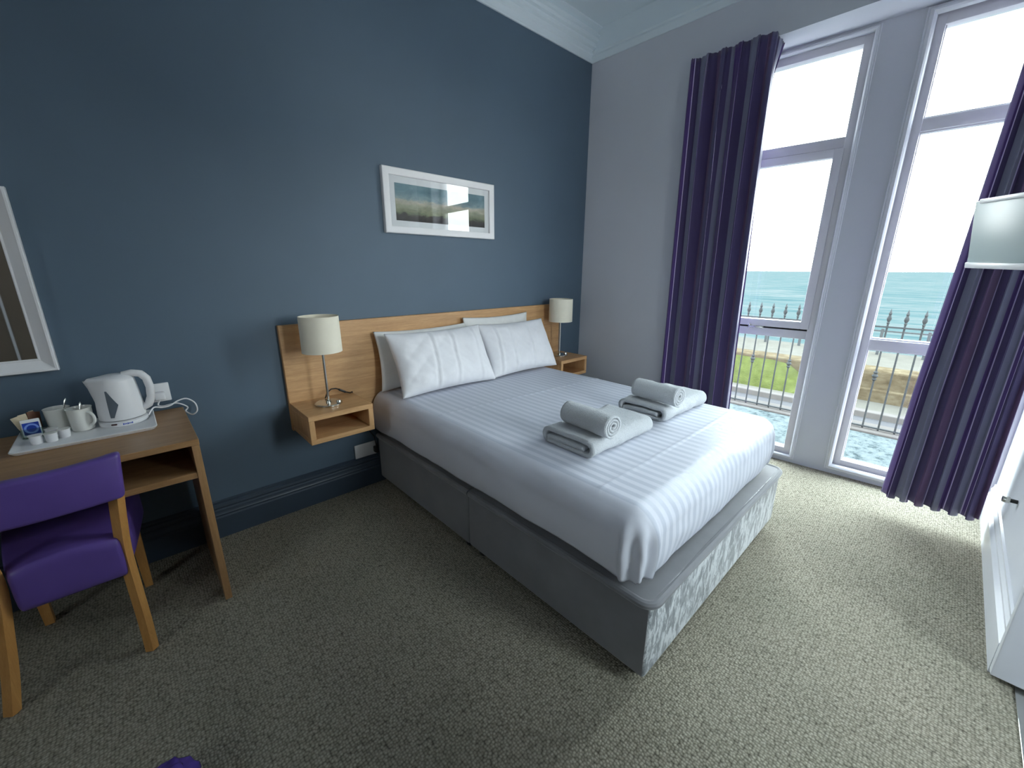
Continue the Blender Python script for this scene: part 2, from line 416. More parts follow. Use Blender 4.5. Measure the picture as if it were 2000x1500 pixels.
b = MB(); b.box(XL - .06, XL - .054, LWY0 + .05, LWY1 - .05, LWZ0 + .05, LWZ1 - .05); b.build('window_pane', M['glass'], fill_win3, smooth=False)
HW0, HW1, HZ0, HZ1, HY = -1.98, -1.25, .95, 2.30, -3.72  # hall opening for a second added window out of view, also fill light
b = MB(); b.box(-2.6, HW0, HY - .1, HY, 0, ZC); b.box(HW1, -.5, HY - .1, HY, 0, ZC); b.box(HW0, HW1, HY - .1, HY, 0, HZ0); b.box(HW0, HW1, HY - .1, HY, HZ1, ZC)
b.box(-.6, -.5, HY, YF - .14, 0, ZC); b.box(-2.6, -2.5, HY, YF - .14, 0, ZC); struct(b.build('wall_hall', M['grey'], smooth=False))
b = MB()
for x0, x1, z0, z1 in ((HW0, HW0 + .05, HZ0, HZ1), (HW1 - .05, HW1, HZ0, HZ1), (HW0, HW1, HZ0, HZ0 + .05), (HW0, HW1, HZ1 - .05, HZ1)): b.box(x0, x1, HY - .08, HY - .02, z0, z1, bev=.004)
fill_win4 = struct(b.build('fill_window_4', M['upvc'], smooth=False))
b = MB(); b.box(HW0 + .04, HW1 - .04, HY - .055, HY - .049, HZ0 + .04, HZ1 - .04); b.build('window_pane', M['glass'], fill_win4, smooth=False)

# cornice over the blue wall, small band on the window wall
pf = [(0, 2.977), (-.010, 2.977), (-.012, 2.987), (-.009, 2.992), (-.010, 3.026), (-.020, 3.032), (-.024, 3.042), (-.014, 3.047), (-.016, 3.066), (-.034, 3.074), (-.040, 3.084), (-.030, 3.090),
      (-.032, 3.104), (-.052, 3.110), (-.060, 3.122), (-.050, 3.129), (-.050, 3.136), (-.064, 3.140), (-.072, 3.150), (-.060, 3.157), (-.046, 3.163), (-.046, 3.176), (-.068, 3.182), (-.088, 3.190), (-.088, 3.2), (0, 3.2)]
b = MB(); b.extrude(pf, XL, -.001, 'x'); struct(b.build('trim_cornice', M['ceil'], angle=25))
pf = [(0, 2.977), (-.010, 2.977), (-.018, 2.99), (-.022, 3.015), (-.016, 3.03), (-.026, 3.04), (-.026, 3.05), (0, 3.053)]
b = MB(); b.extrude(pf, YF, -.001, 'y'); struct(b.build('trim_band', M['ceil'], angle=25))
# baseboards
pf = [(0, 0), (-.03, 0), (-.03, .112), (-.024, .12), (-.026, .128), (-.022, .138), (-.022, .150), (-.016, .158), (-.02, .166), (-.018, .178), (-.010, .184), (-.010, .194), (0, .2)]
b = MB(); b.extrude(pf, XL, 0.0, 'x'); struct(b.build('baseboard_back', M['navytrim'], angle=25))
b = MB(); b.extrude([(YF - p, z) for p, z in [(0, 0), (-.024, 0), (-.024, .125), (-.018, .132), (-.022, .142), (-.014, .152), (-.016, .172), (-.008, .186), (-.008, .2), (0, .204)]], -1.14, .29, 'x')
struct(b.build('baseboard_front', M['trim'], angle=25))
# door standing open into the hall, seen at the right edge
b = MB(); b.box(-1.178, -1.143, -3.56, -2.757, 0.018, 2.03, bev=.002); d1 = struct(b.build('door_1', M['trim'], smooth=False))
b = MB(); b.box(-1.98, -1.14, -2.845, -2.815, 0, .006, bev=.002); struct(b.build('trim_threshold', M['chrome'], smooth=False))
b = MB(); b.box(-1.135 - .0, -1.10, YF - .001, YF + .012, .205, 2.12); b.box(-2.06, -1.99, YF - .001, YF + .014, 0, 2.12); b.box(-1.99, -1.10, YF - .001, YF + .014, 2.05, 2.12); struct(b.build('trim_architrave', M['trim'], smooth=False))
# brown panel door behind the camera, only met in the wall mirror
M['taupe'] = plain('taupe_door_paint', srgb(120, 108, 96), 0.5)
b = MB(); b.box(-4.75, -3.86, YF, YF + .03, 0, 2.1); b.box(-3.845, -3.1, YF, YF + .03, 0, 2.1); d2 = struct(b.build('door_2', M['taupe'], smooth=False))
b = MB(); b.box(-3.86, -3.845, YF, YF + .034, 0, 2.1); b.build('door_seam', M['trim'], d2, smooth=False)

# ------------------------------------------------------------------ windows
def wbox(mb, s0, s1, o0, o1, z0, z1, bev=0.0): mb.box(s0, s1, o0, o1, z0, z1, bev=bev, fn=lambda x, y, z: WF(x, y, z))
def frame_rect(mb, s0, s1, z0, z1, w, o0, o1, bev=.004):
    wbox(mb, s0, s0 + w, o0, o1, z0, z1, bev); wbox(mb, s1 - w, s1, o0, o1, z0, z1, bev)
    wbox(mb, s0 + w - .002, s1 - w + .002, o0, o1, z0, z0 + w, bev); wbox(mb, s0 + w - .002, s1 - w + .002, o0, o1, z1 - w, z1, bev)
def moulding(mb, s0, s1, z0, z1, w, t, side=True):
    # mitred raised moulding around an opening, built outward from the opening edge
    prof = [(0, .004), (.15 * w, t * .75), (.35 * w, t), (.6 * w, t * .85), (.72 * w, t * .5), (.85 * w, t * .6), (w, t * .3), (w, -.002)]
    rings = []
    for d, h in prof:
        rings.append([Vector(WF(a, -h, c)) for a, c in ((s0 - d, z0 - d), (s1 + d, z0 - d), (s1 + d, z1 + d), (s0 - d, z1 + d))])
    R = [[mb.bm.verts.new(q) for q in r] for r in rings]
    for A_, B_ in zip(R, R[1:]):
        for i in range(4): mb.bm.faces.new((A_[i], A_[(i + 1) % 4], B_[(i + 1) % 4], B_[i]))
GO = .062
# window 1
b = MB()
frame_rect(b, w1a, w1b, wz0, wz1, .046, .012, .085)
wbox(b, w1a + .03, w1b - .03, .018, .085, 2.095, 2.155, .004)
wbox(b, w1a + .03, w1b - .03, .018, .085, .905, .962, .004)
win1 = b.build('window_1', M['upvc'], smooth=True, angle=30); struct(win1)
b = MB(); frame_rect(b, w1a + .04, w1b - .038, .975, 2.09, .05, -.004, .05, .005); sash = b.build('casement_sash', M['upvc'], win1, angle=30)
b = MB(); wbox(b, w1a + .06, w1b - .04, .02, .06, .962, .976); b.build('sash_gap', M['dark'], win1, smooth=False)
b = MB(); wbox(b, 1.40, 1.412, -.022, .01, .955, .99, .002); wbox(b, 1.405, 1.50, -.026, -.014, .962, .976, .003); b.build('window_stay', M['chrome'], win1)
b = MB()
wbox(b, w1a + .044, w1b - .044, GO, GO + .006, 2.150, 2.63); wbox(b, w1a + .085, w1b - .084, .02, .026, 1.02, 2.045); wbox(b, w1a + .044, w1b - .044, GO, GO + .006, .095, .91)
b.build('window_pane', M['glass'], win1, smooth=False)
b = MB(); moulding(b, w1a, w1b - .002, wz0 + .004, wz1, .028, .018); b.build('window_trim', M['trim'], win1, angle=25)
# window 2
b = MB()
frame_rect(b, w2a, w2b, wz0, wz1, .058, .012, .085)
wbox(b, w2a + .03, w2b - .03, .018, .085, 2.115, 2.18, .004)
wbox(b, w2a + .03, w2b - .03, .018, .085, .885, .948, .004)
win2 = b.build('window_2', M['upvc'], smooth=True, angle=30); struct(win2)
b = MB(); frame_rect(b, w2a + .05, w2b - .05, .09, .89, .014, .03, .07, .003); frame_rect(b, w2a + .05, w2b - .05, .943, 2.12, .014, .03, .07, .003); frame_rect(b, w2a + .05, w2b - .05, 2.175, 2.63, .014, .03, .07, .003)
b.build('glazing_bead', M['upvc'], win2, angle=30)
b = MB()
for z0, z1 in ((.1, .88), (.953, 2.11), (2.185, 2.62)): wbox(b, w2a + .055, w2b - .055, GO, GO + .006, z0, z1)
b.build('window_pane', M['glass'], win2, smooth=False)
b = MB(); moulding(b, w2a + .018, w2b - .01, wz0 + .022, wz1 - .01, .044, .03); b.build('window_trim', M['trim'], win2, angle=25)

# ------------------------------------------------------------------ bed
bed = thing('divan_bed', 'double divan bed with crushed grey velvet base standing against the blue wall', 'bed', (-1.42, -1.0, 0))
BX0, BX1, BY0, BY1 = -2.104, -.742, -1.957, -.045
def soft_box(x0, x1, y0, y1, z0, z1, bev, seg=4, amp=0.0, sc=3.0, cuts=24):
    mb = MB(); mb.box(x0, x1, y0, y1, z0, z1, bev=bev, seg=seg)
    return mb
b = soft_box(BX0, BX1, -1.0035, BY1, .045, .350, .012); h1 = b.build('divan_half', [M['velvetshade']], bed, angle=50)
# foot half: side panel in the painted-shade velvet, foot panel crushed
b = soft_box(BX0, BX1, BY0, -1.0045, .045, .350, .012)
for f in b.bm.faces: f.material_index = 1 if f.calc_center_median().y < BY0 + .008 else 0
h2 = b.build('divan_half', [M['velvetshade'], M['velvet']], bed, angle=50)
b = MB(); pts = [(BX0 - .002, -1.02, .338), (BX0 - .002, BY0 + .05, .338)]
for k in range(7):
    a = PI + k / 6 * PI / 2
    pts.append((BX0 + .04 + .042 * math.cos(a), BY0 + .04 + .042 * math.sin(a), .338))
pts += [(x, BY0 - .002 + .003 * math.sin(9 * x), .338 + .004 * math.sin(7 * x)) for x in (-1.9, -1.7, -1.5, -1.3, -1.1, -.9)]
for k in range(7):
    a = 1.5 * PI + k / 6 * PI / 2
    pts.append((BX1 - .04 + .042 * math.cos(a), BY0 + .04 + .042 * math.sin(a), .338))
pts.append((BX1 + .002, -1.02, .338))
b.tube(pts, .015, n=10); b.build('base_roll', M['velvetshade'], h2)
for x in (BX0 - .002, BX1 + .002):
    b = MB(); b.tube([(x, -1.012, .338), (x, -.5, .339), (x, BY1 - .01, .338)], .015, n=10)
    b.build('base_roll', M['velvetshade'], h1)
for x, y in ((BX0 + .06, BY0 + .06), (BX1 - .06, BY0 + .06), (BX0 + .05, -1.06), (BX0 + .05, -.95), (BX1 - .05, -1.06), (BX0 + .06, -.1), (BX1 - .06, -.1)):
    b = MB(); b.lathe([(0, 0), (.022, 0), (.026, .006), (.026, .036), (.018, .047), (0, .047)], (x, y, 0), 20); b.build('castor', M['black'], bed)
b = MB(); b.box(BX0 + .03, BX1 - .03, -1.885, BY1, .352, .60, bev=.05, seg=4); b.build('mattress', M['mattress'], bed)

# sheet drawn over the mattress
SX0, SX1, SY0, SY1, SZ, SR = -2.118, -.738, -1.918, -.05, .622, .085
HD = .235
def sheet_pt(p_, q_):
    ix0, ix1, iy0 = SX0 + SR, SX1 - SR, SY0 + SR
    cx, cy = min(max(p_, ix0), ix1), max(q_, iy0)
    ex, ey = p_ - cx, q_ - cy
    e = max(abs(ex), abs(ey))
    if e > 1e-9:
        d = Vector((ex, ey)).normalized()
    else:
        d = Vector((0, 0))
    L = SR * PI / 2
    if e < L:
        o_, dr = SR * math.sin(e / SR), SR * (1 - math.cos(e / SR))
    else:
        t = (e - L)
        o_, dr = SR + .010 * math.sin(min(1, t / .16) * PI) - .01 * t / .16, SR + t
    corner = abs(ex) > 1e-6 and abs(ey) > 1e-6
    x, y, z = cx + d.x * o_, cy + d.y * o_, SZ - dr
    top = max(0.0, 1 - e / (L * .7))
    # soft crown and wrinkles
    nn = noise.noise(Vector((p_ * 2.2, q_ * 1.6, 3.1))) * .007 + noise.noise(Vector((p_ * 6, q_ * 3, 9.0))) * .0025
    z += top * (nn + .006)
    crease = math.exp(-((q_ + .74 + .10 * (p_ + 1.4)) / .006) ** 2) * .004
    z += top * crease
    crease2 = math.exp(-((q_ + 1.70) / .005) ** 2) * .0025
    z += top * crease2
    side = min(1, max(0, (e - L * .5) / .08))
    if side > 0:
        w_ = noise.noise(Vector((p_ * 5, q_ * 5, 1.7))) * .007 + noise.noise(Vector((p_ * 14, q_ * 14, z * 6))) * .003
        if corner:
            ang = math.atan2(abs(ey), abs(ex)) / (PI / 2)
            w_ += (.010 * math.sin(ang * 4.5 * PI) * side) * (1 if p_ < -1.4 else .5)
        x += d.x * w_; y += d.y * w_
        hem = max(0, (e - (L + HD - SR - .06)) / .06)
        z += hem * .012 * noise.noise(Vector((p_ * 3.2 + (11 if abs(ey) > abs(ex) else 0), q_ * 3.2, .4)))
    return Vector((x, y, z))
LL = SR * PI / 2 + HD - SR
P0, P1, Q0, Q1 = SX0 + SR - LL, SX1 - SR + LL, SY0 + SR - LL, SY1
b = MB()
pu = lambda u: P0 + u * (P1 - P0)
qv = lambda v_: Q0 + v_ * (Q1 - Q0)
b.grid(lambda u, v_: sheet_pt(pu(u), qv(v_)), 190, 240, uvf=lambda u, v_: (pu(u), qv(v_)))
sh = b.build('bed_sheet', M['sheet'], angle=180)
md = sh.modifiers.new('thick', 'SOLIDIFY'); md.thickness = .004; md.offset = -1
tag(sh, 'white satin-striped sheet pulled smooth over the double bed', 'bed sheet')

# ------------------------------------------------------------------ headboard and bedside boxes
HX0, HX1, HZ = -2.579, -.335, 1.0755
hb = thing('headboard', 'long oak-veneer headboard panel fixed to the blue wall behind the pillows', 'headboard', (-1.45, -.015, .49))
b = MB(); b.box(HX0, HX1 - .0, -.03, -.0015, .49, HZ, bev=.0015, seg=1); b.build('headboard_panel', M['oakx'], hb, smooth=False)
b = MB(); b.box(HX0 - .0012, HX0 + .0005, -.0305, -.0015, .49, HZ); b.box(HX0, HX1, -.0305, -.0015, HZ - .0005, HZ + .0012); b.build('edge_strip', M['oakz'], hb, smooth=False)
NW, ND_, NZ0, NZ1, NT = .336, .305, .50, .652, .027
def bedside(name, label):
    r = thing(name, label, 'bedside shelf', (0, 0, 0), 'bedside boxes on the headboard', local=True)
    w = NW / 2; y0 = -ND_
    b = MB(); b.box(-w, w, y0, 0, NZ1 - NT - NZ0, NZ1 - NZ0, bev=.0015, seg=1); b.build('top_panel', M['oakx'], r, smooth=False)
    b = MB(); b.box(-w, w, y0, 0, 0, NT, bev=.0015, seg=1); b.build('bottom_panel', M['oakx'], r, smooth=False)
    for sx in (-1, 1):
        b = MB(); x = sx * (w - NT / 2); b.box(x - NT / 2, x + NT / 2, y0, 0, NT, NZ1 - NT - NZ0, bev=.0015, seg=1); b.build('side_panel', M['oakz'], r, smooth=False)
    b = MB(); b.box(-w + NT, w - NT, -.02, -.004, NT, NZ1 - NT - NZ0); b.build('back_panel', M['oakx'], r, smooth=False)
    return r
n1 = bedside('bedside_box', 'open oak bedside box fixed left of the bed, above the low wall socket')
n1.location = (HX0 + NW / 2, -.0305, NZ0)
n2 = dup(n1, (-.648 + NW / 2, -.0305, NZ0), label='open oak bedside box right of the bed, close to the grey wall corner')

# ------------------------------------------------------------------ bedside lamps
def lamp():
    r = thing('bedside_lamp', 'cream drum lamp with steel stem on the left bedside box', 'lamp', (0, 0, 0), 'bedside lamps with cream drum shades', local=True)
    b = MB(); b.lathe([(0, 0), (.066, 0), (.07, .003), (.07, .009), (.066, .012), (0, .012)], n=40); b.build('lamp_base', M['chrome'], r)
    b = MB(); b.cyl((0, 0, .011), (0, 0, .33), .0065, n=16); b.lathe([(.013, .012), (.013, .02), (.0066, .026)], n=20); b.build('lamp_stem', M['chrome'], r)
    b = MB(); b.lathe([(.012, .010), (.012, .02), (.0095, .024), (0, .024)], (.042, -.034, 0), 20); b.build('switch_knob', M['chrome'], r)
    z0, z1, r0, r1 = .292, .478, .0985, .097
    b = MB(); b.lathe([(r0, z0), (r1, z1), (r1 - .0025, z1), (r0 - .0025, z0)], n=56, closed=True); sd = b.build('lamp_shade', M['shade'], r, angle=40)
    b = MB()
    for k in range(3):
        a = 2 * PI * k / 3 + .4
        b.tube([(0, 0, .325), (r0 * .97 * math.cos(a), r0 * .97 * math.sin(a), z0 + .012)], .0016, n=6)
    b.lathe([(.017, .325), (.017, .37), (.012, .378), (0, .378)], n=16); b.build('lamp_holder', M['white'], r)
    return r
l1 = lamp(); l1.location = (-2.425, -.188, NZ1)
l2 = dup(l1, (-.478, -.165, NZ1), rot=(0, 0, .1), label='cream drum lamp with steel stem on the right bedside box, near the corner')
b = MB(); b.tube([(-2.418, -.12, .668), (-2.40, -.10, .690), (-2.372, -.09, .706), (-2.345, -.088, .704), (-2.325, -.088, .694)], .0035, n=8)
b.tube([(-2.30, -.09, .676), (-2.28, -.088, .668), (-2.262, -.075, .657), (-2.240, -.05, .656), (-2.236, -.045, .60), (-2.20, -.045, .46), (-2.125, -.04, .33), (-2.118, -.046, .26)], .0035, n=8)
for v_ in b.bm.verts: v_.co -= l1.location
cd = b.build('power_cord', M['black'], l1, label='black power cord')
b = MB(); b.box(-.022, .022, -.009, .009, -.006, .006, bev=.004, M=Matrix.Translation(Vector((-2.311, -.089, .684)) - l1.location) @ Euler((0, .55, -.05)).to_matrix().to_4x4()); b.build('inline_switch', M['black'], cd)

# ------------------------------------------------------------------ pillows
def pillow(name, label, w, h, t, seed, creases=(), mat='pillow', lean=62, pos=(0, 0, 0), rz=0.0, squash=0.0):
    b = MB(); sd = seed * 13.7
    def edge(u, v_):
        x = u * w / 2 * (1 - .055 * (1 - v_ * v_) * abs(u)); y = v_ * h / 2 * (1 - .075 * (1 - u * u) * abs(v_))
        y += squash * (1 - u * u) * .0
        return x, y
    def prof(u, v_):
        a = max(0, 1 - abs(u) ** 3.2); c = max(0, 1 - abs(v_) ** 2.6)
        return (a ** .55) * (c ** .55)
    def top(u, v_, sg):
        u, v_ = 2 * u - 1, 2 * v_ - 1
        x, y = edge(u, v_)
        th = prof(u, v_) * t / 2 * (1 + .18 * (-v_)) 
        z = sg * th
        wob = noise.noise(Vector((u * 1.6 + sd, v_ * 1.4, sg))) * .012 + noise.noise(Vector((u * 4.2 + sd, v_ * 2.4 + u * 2, sg * 2))) * .004 + abs(noise.noise(Vector((u * 2.4 - v_ * 1.2 + sd, v_ * .7, 5)))) * .009 + abs(noise.noise(Vector((u * 5.5 + v_ * 2.4 + sd, v_ * 1.1 - u * .8, 8)))) * .005
        if sg > 0:
            for cu, amp in creases:
                z += -amp * math.exp(-((u - cu - .05 * math.sin(v_ * 2.2)) / .022) ** 2) * (1 - v_ ** 4) + amp * .7 * math.exp(-((u - cu - .05 - .05 * math.sin(v_ * 2.2)) / .028) ** 2)
            rad = math.atan2(v_ + 1.0, u - .95)
        z += wob * min(1, prof(u, v_) * 1.6) * sg
        return Vector((x, y, z))
    n1_, n2_ = 72, 54
    A_ = b.grid(lambda u, v_: top(u, v_, 1), n1_, n2_); B_ = b.grid(lambda u, v_: top(u, v_, -1), n1_, n2_)
    r = Matrix.Translation(pos) @ Euler((math.radians(lean), 0, rz)).to_matrix().to_4x4()
    for v_ in b.bm.verts: v_.co = r @ (v_.co + Vector((0, h / 2, 0)))
    zmin = min(v_.co.z for v_ in b.bm.verts)
    o = b.build(name, M[mat], angle=180, weld=True)
    tag(o, label, 'pillow', 'white pillows on the double bed')
    return o
pillow('pillow', 'white pillow mostly hidden behind the left front pillow, nearest left lamp', .70, .37, .075, 1, (), 'pillow2', 82, (-1.735, -.118, .635), .0)
pillow('pillow', 'white pillow whose corner peeks up behind the right front pillow', .64, .40, .07, 2, (), 'pillow2', 82, (-1.10, -.118, .640), .0)
pillow('pillow', 'white creased front pillow on the left half of the bed', .70, .405, .165, 3, ((-.30, .006), (.12, .007), (.66, .005)), 'pillow', 62, (-1.715, -.352, .638), -.02)
pillow('pillow', 'white front pillow on the right half, nearest the right lamp', .65, .40, .15, 4, ((-.72, .007), (-.35, .005), (.20, .005)), 'pillow', 62, (-1.055, -.350, .638), -.03)

# ------------------------------------------------------------------ towels
def offset_strip(path, t):
    n = len(path); Lf, Rt = [], []
    for i in range(n):
        d = (path[min(i + 1, n - 1)] - path[max(i - 1, 0)]).normalized()
        nrm = Vector((-d.y, d.x)); Lf.append(path[i] + nrm * t / 2); Rt.append(path[i] - nrm * t / 2)
    return Lf + Rt[::-1]
def strip_mesh(path, t, L, nL=30, seed=0, amp=.004, droop=0.0):
    prof = offset_strip(path, t); m = len(prof)
    b = MB()
    def f(u, v_):
        k = int(round(u * m)) % m
        p_ = prof[k]; y = (v_ - .5) * L
        nn = noise.noise(Vector((p_.x * 14 + seed, y * 14, p_.y * 10))) * amp + noise.noise(Vector((p_.x * 45 + seed, y * 45, p_.y * 30))) * amp * .5
        e = (1 - (2 * v_ - 1) ** 8)
        return Vector((p_.x + nn, y, p_.y + nn * .8))
    V = b.grid(f, m, nL, cu=True)
    n = len(path)
    for end in (0, nL - 1):
        for i in range(n - 1):
            try: b.bm.faces.new((V[i][end], V[i + 1][end], V[m - 2 - i][end], V[m - 1 - i][end]))
            except ValueError: pass
    return b
def folded(label, loc, rz, seed):
    # profile (local y -> p.x, z -> p.y): outer wrap closed round two inner layers
    W, H, t = .27, .072, .0200
    pth = []
    def arc(cx, cz, r_, a0, a1, k=8):
        for i in range(k + 1):
            a = a0 + (a1 - a0) * i / k; pth.append(Vector((cx + r_ * math.cos(a), cz + r_ * math.sin(a))))
    def line(x0, z0, x1, z1, k=14):
        for i in range(1, k): pth.append(Vector((x0 + (x1 - x0) * i / k, z0 + (z1 - z0) * i / k)))
    xr, xl = W / 2 - .034, -W / 2 + .034
    pth.append(Vector((xl + .01, .0325))); line(xl + .01, .0325, xr, .0305); 
    arc(xr, .0185, .011, PI / 2, -PI / 2); line(xr, .0075, xl, .0075)
    arc(xl, .036, .0285, 1.5 * PI, .5 * PI, 12); line(xl, .0645, xr, .0645)
    arc(xr, .036, .0285, PI / 2, -PI * .36, 12); 
    b = strip_mesh(pth, t, .45, 40, seed, .0045)
    Rm = Matrix.Rotation(PI / 2, 4, 'Z')
    for v_ in b.bm.verts:
        x, y, z = v_.co
        v_.co = Vector((y, x, max(z, 0.0005)))
    o = b.build('bath_towel', M['terry'], angle=180)
    o.location = loc; o.rotation_euler = (0, 0, rz)
    tag(o, label, 'towel', 'folded white bath towels on the bed'); return o
def rolled(label, loc, rz, seed):
    pth = []; n = 96; turns = 3.1
    for i in range(n):
        a = i / (n - 1) * turns * 2 * PI
        r_ = .009 + .042 * (i / (n - 1))
        pth.append(Vector((r_ * 1.04 * math.cos(a + 4.2), r_ * .93 * math.sin(a + 4.2))))
    b = strip_mesh(pth, .0098, .25, 26, seed, .0035)
    zmin = min(v_.co.z for v_ in b.bm.verts)
    for v_ in b.bm.verts: v_.co.z -= zmin
    o = b.build('hand_towel', M['terry'], angle=180)
    o.location = loc; o.rotation_euler = (0, 0, rz)
    tag(o, label, 'towel', 'rolled white hand towels on the bed'); return o
TZ = SZ + .009
folded('folded white bath towel on the bed nearer the camera', (-1.660, -1.42, TZ), -.02, 1)
folded('folded white bath towel on the bed farther back, toward the window', (-1.055, -1.418, TZ), -.03, 31)
rolled('rolled white hand towel on the folded towel nearer the camera', (-1.785, -1.455, TZ + .0735), -.08, 5)
rolled('rolled white hand towel on the farther folded towel by the window', (-1.205, -1.455, TZ + .0755), -.10, 9)

# ------------------------------------------------------------------ picture
pc = thing('framed_picture', 'white framed abstract seascape print hanging above the headboard', 'picture', (-1.508, 0, 1.574))
PX0, PX1, PZ0, PZ1 = -1.930, -1.086, 1.574, 1.937
def mitre_frame(x0, x1, z0, z1, prof):
    b = MB(); R = []
    for d, y in prof:
        R.append([b.bm.verts.new((x, y, z)) for x, z in ((x0 + d, z0 + d), (x1 - d, z0 + d), (x1 - d, z1 - d), (x0 + d, z1 - d))])
    for A_, B_ in zip(R, R[1:]):
        for i in range(4): b.bm.faces.new((A_[i], A_[(i + 1) % 4], B_[(i + 1) % 4], B_[i]))
    return b
mitre_frame(PX0, PX1, PZ0, PZ1, [(0, -.0005), (0, -.026), (.004, -.029), (.036, -.027), (.041, -.024), (.042, -.012), (.042, -.001)]).build('picture_frame', M['white'], pc, angle=30)
b = MB(); b.box(PX0 + .03, PX1 - .03, -.012, -.002, PZ0 + .03, PZ1 - .03); b.build('picture_mount', M['white'], pc, smooth=False)
b = MB(); b.box(PX0 + .080, PX1 - .080, -.0135, -.0121, PZ0 + .075, PZ1 - .080); b.build('print', M['print'], pc, smooth=False)
b = MB(); b.box(PX0 + .041, PX1 - .041, -.0185, -.0165, PZ0 + .041, PZ1 - .041); b.build('picture_glass', M['picglass'], pc, smooth=False)

# ------------------------------------------------------------------ mirror
mi = thing('wall_mirror', 'white framed mirror with sloping edges on the blue wall above the desk', 'mirror', (-3.8, 0, .972))
mitre_frame(-4.25, -3.381, .972, 1.642, [(0, -.0005), (0, -.034), (.003, -.038), (.009, -.038), (.012, -.034), (.042, -.016), (.047, -.018), (.05, -.014), (.05, -.001)]).build('mirror_frame', M['white'], mi, angle=30)
b = MB(); b.box(-4.23, -3.40, -.012, -.002, .99, 1.62); b.build('mirror_glass', M['mirror'], mi, smooth=False)

# ------------------------------------------------------------------ desk
dk = thing('desk', 'oak-veneer desk with open shelf standing against the blue wall at left', 'desk', (-3.6, -.28, 0))
DT = .737
b = MB(); b.box(-4.25, -3.03, -.545, -.0315, DT - .024, DT, bev=.0015, seg=1); b.build('desk_top', M['deskx'], dk, smooth=False)
b = MB(); b.box(-3.056, -3.031, -.545, -.0315, 0, DT - .0245, bev=.0012, seg=1); b.build('side_panel', M['deskz'], dk, smooth=False)
b = MB(); b.box(-4.249, -4.224, -.545, -.0315, 0, DT - .0245, bev=.0012, seg=1); b.build('side_panel', M['deskz'], dk, smooth=False)
b = MB(); b.box(-4.2235, -3.0565, -.54, -.05, .578, .602, bev=.0012, seg=1); b.build('shelf', M['deskx'], dk, smooth=False)
b = MB(); b.box(-4.2235, -3.0565, -.05, -.034, .602, DT - .0245); b.build('back_panel', M['deskx'], dk, smooth=False)

# ------------------------------------------------------------------ tray and tea things
tr = thing('serving_tray', 'white rectangular plastic tray carrying kettle and mugs on the desk', 'tray', (-3.34, -.17, DT + .0008))
b = MB(); TX0, TX1, TY0, TY1 = -3.53, -3.135, -.322, -.035
R = []
for d, z in ((.010, 0), (.002, .009), (0, .013), (.003, .0148), (.007, .0135), (.018, .0055), (.026, .0045)):
    z += DT + .0008
    cr = .02; ring = []
    x0, x1, y0, y1 = TX0 + d, TX1 - d, TY0 + d, TY1 - d; c = max(.004, cr - d * .4)
    for cx, cy, a0 in ((x1 - c, y1 - c, 0), (x0 + c, y1 - c, PI / 2), (x0 + c, y0 + c, PI), (x1 - c, y0 + c, 1.5 * PI)):
        for k in range(5):
            a = a0 + k / 4 * PI / 2; ring.append(b.bm.verts.new((cx + c * math.cos(a), cy + c * math.sin(a), z)))
    R.append(ring)
for A_, B_ in zip(R, R[1:]):
    n = len(A_)
    for i in range(n): b.bm.faces.new((A_[i], A_[(i + 1) % n], B_[(i + 1) % n], B_[i]))
b.bm.faces.new(R[-1]); b.bm.faces.new(R[0][::-1]); b.build('tray_body', M['white'], tr, angle=40)
TZT = DT + .0058

kt = thing('kettle', 'white plastic jug kettle on the tray with grey water window', 'kettle', (-3.232, -.130, TZT))
K = Vector((-3.232, -.130, TZT))
kpro = [(.0, 0), (.072, 0), (.075, .006), (.075, .018), (.069, .022), (.0735, .026), (.0745, .05), (.071, .10), (.066, .155), (.062, .184), (.052, .192), (.04, .198), (0, .2)]
def krad(z):
    for (r0, z0), (r1, z1) in zip(kpro[5:], kpro[6:]):
        if z0 <= z <= z1: return r0 + (r1 - r0) * (z - z0) / (z1 - z0)
    return .07
b = MB(); b.lathe(kpro[5:10], K, 48)
for v_ in b.bm.verts:   # spout pulled out to the left
    q = v_.co - K; a = math.atan2(q.y, q.x); k = max(0, math.cos(a - PI)) ** 14
    h = max(0, (q.z - .11) / .074)
    v_.co.x -= .028 * k * h ** 1.3; v_.co.z += .006 * k * h
b.build('kettle_body', M['white'], kt, angle=60)
b = MB(); b.lathe([(.0, 0), (.074, 0), (.077, .004), (.077, .016), (.070, .022), (.0, .024)], K, 48); kb = b.build('power_base', M['white'], kt)
b = MB(); b.lathe([(.0622, .183), (.060, .190), (.052, .198), (.03, .204), (0, .205)], K, 40)
for v_ in b.bm.verts:
    q = v_.co - K; a = math.atan2(q.y, q.x); k = max(0, math.cos(a - PI)) ** 14
    if q.length > 0 and math.hypot(q.x, q.y) > .045: v_.co.x -= .024 * k
b.build('kettle_lid', M['white'], kt)
ka = Vector((.97, -.24, 0)).normalized()
b = MB(); hp = [(.030, .198), (.060, .204), (.086, .198), (.102, .176), (.107, .138), (.103, .095), (.090, .064), (.066, .052)]
sm = []
for i in range(len(hp) - 1):
    for k in range(4):
        t = k / 4; sm.append((hp[i][0] * (1 - t) + hp[i + 1][0] * t, hp[i][1] * (1 - t) + hp[i + 1][1] * t))
sm.append(hp[-1])
b.tube([K + ka * r_ + Vector((0, 0, z)) for r_, z in sm], [.0145] * len(sm), n=14); b.build('kettle_handle', M['white'], kt, angle=70)
def on_body(a, z, lift=.0012): return K + Vector(((krad(z) + lift) * math.cos(a), (krad(z) + lift) * math.sin(a), z))
b = MB(); a0 = math.radians(-112)
cols = [(-.17, .132, .040), (-.17 + .10, .100, .048), (-.17 + .22, .086, .054), (-.17 + .34, .070, .058)]
rows = 6
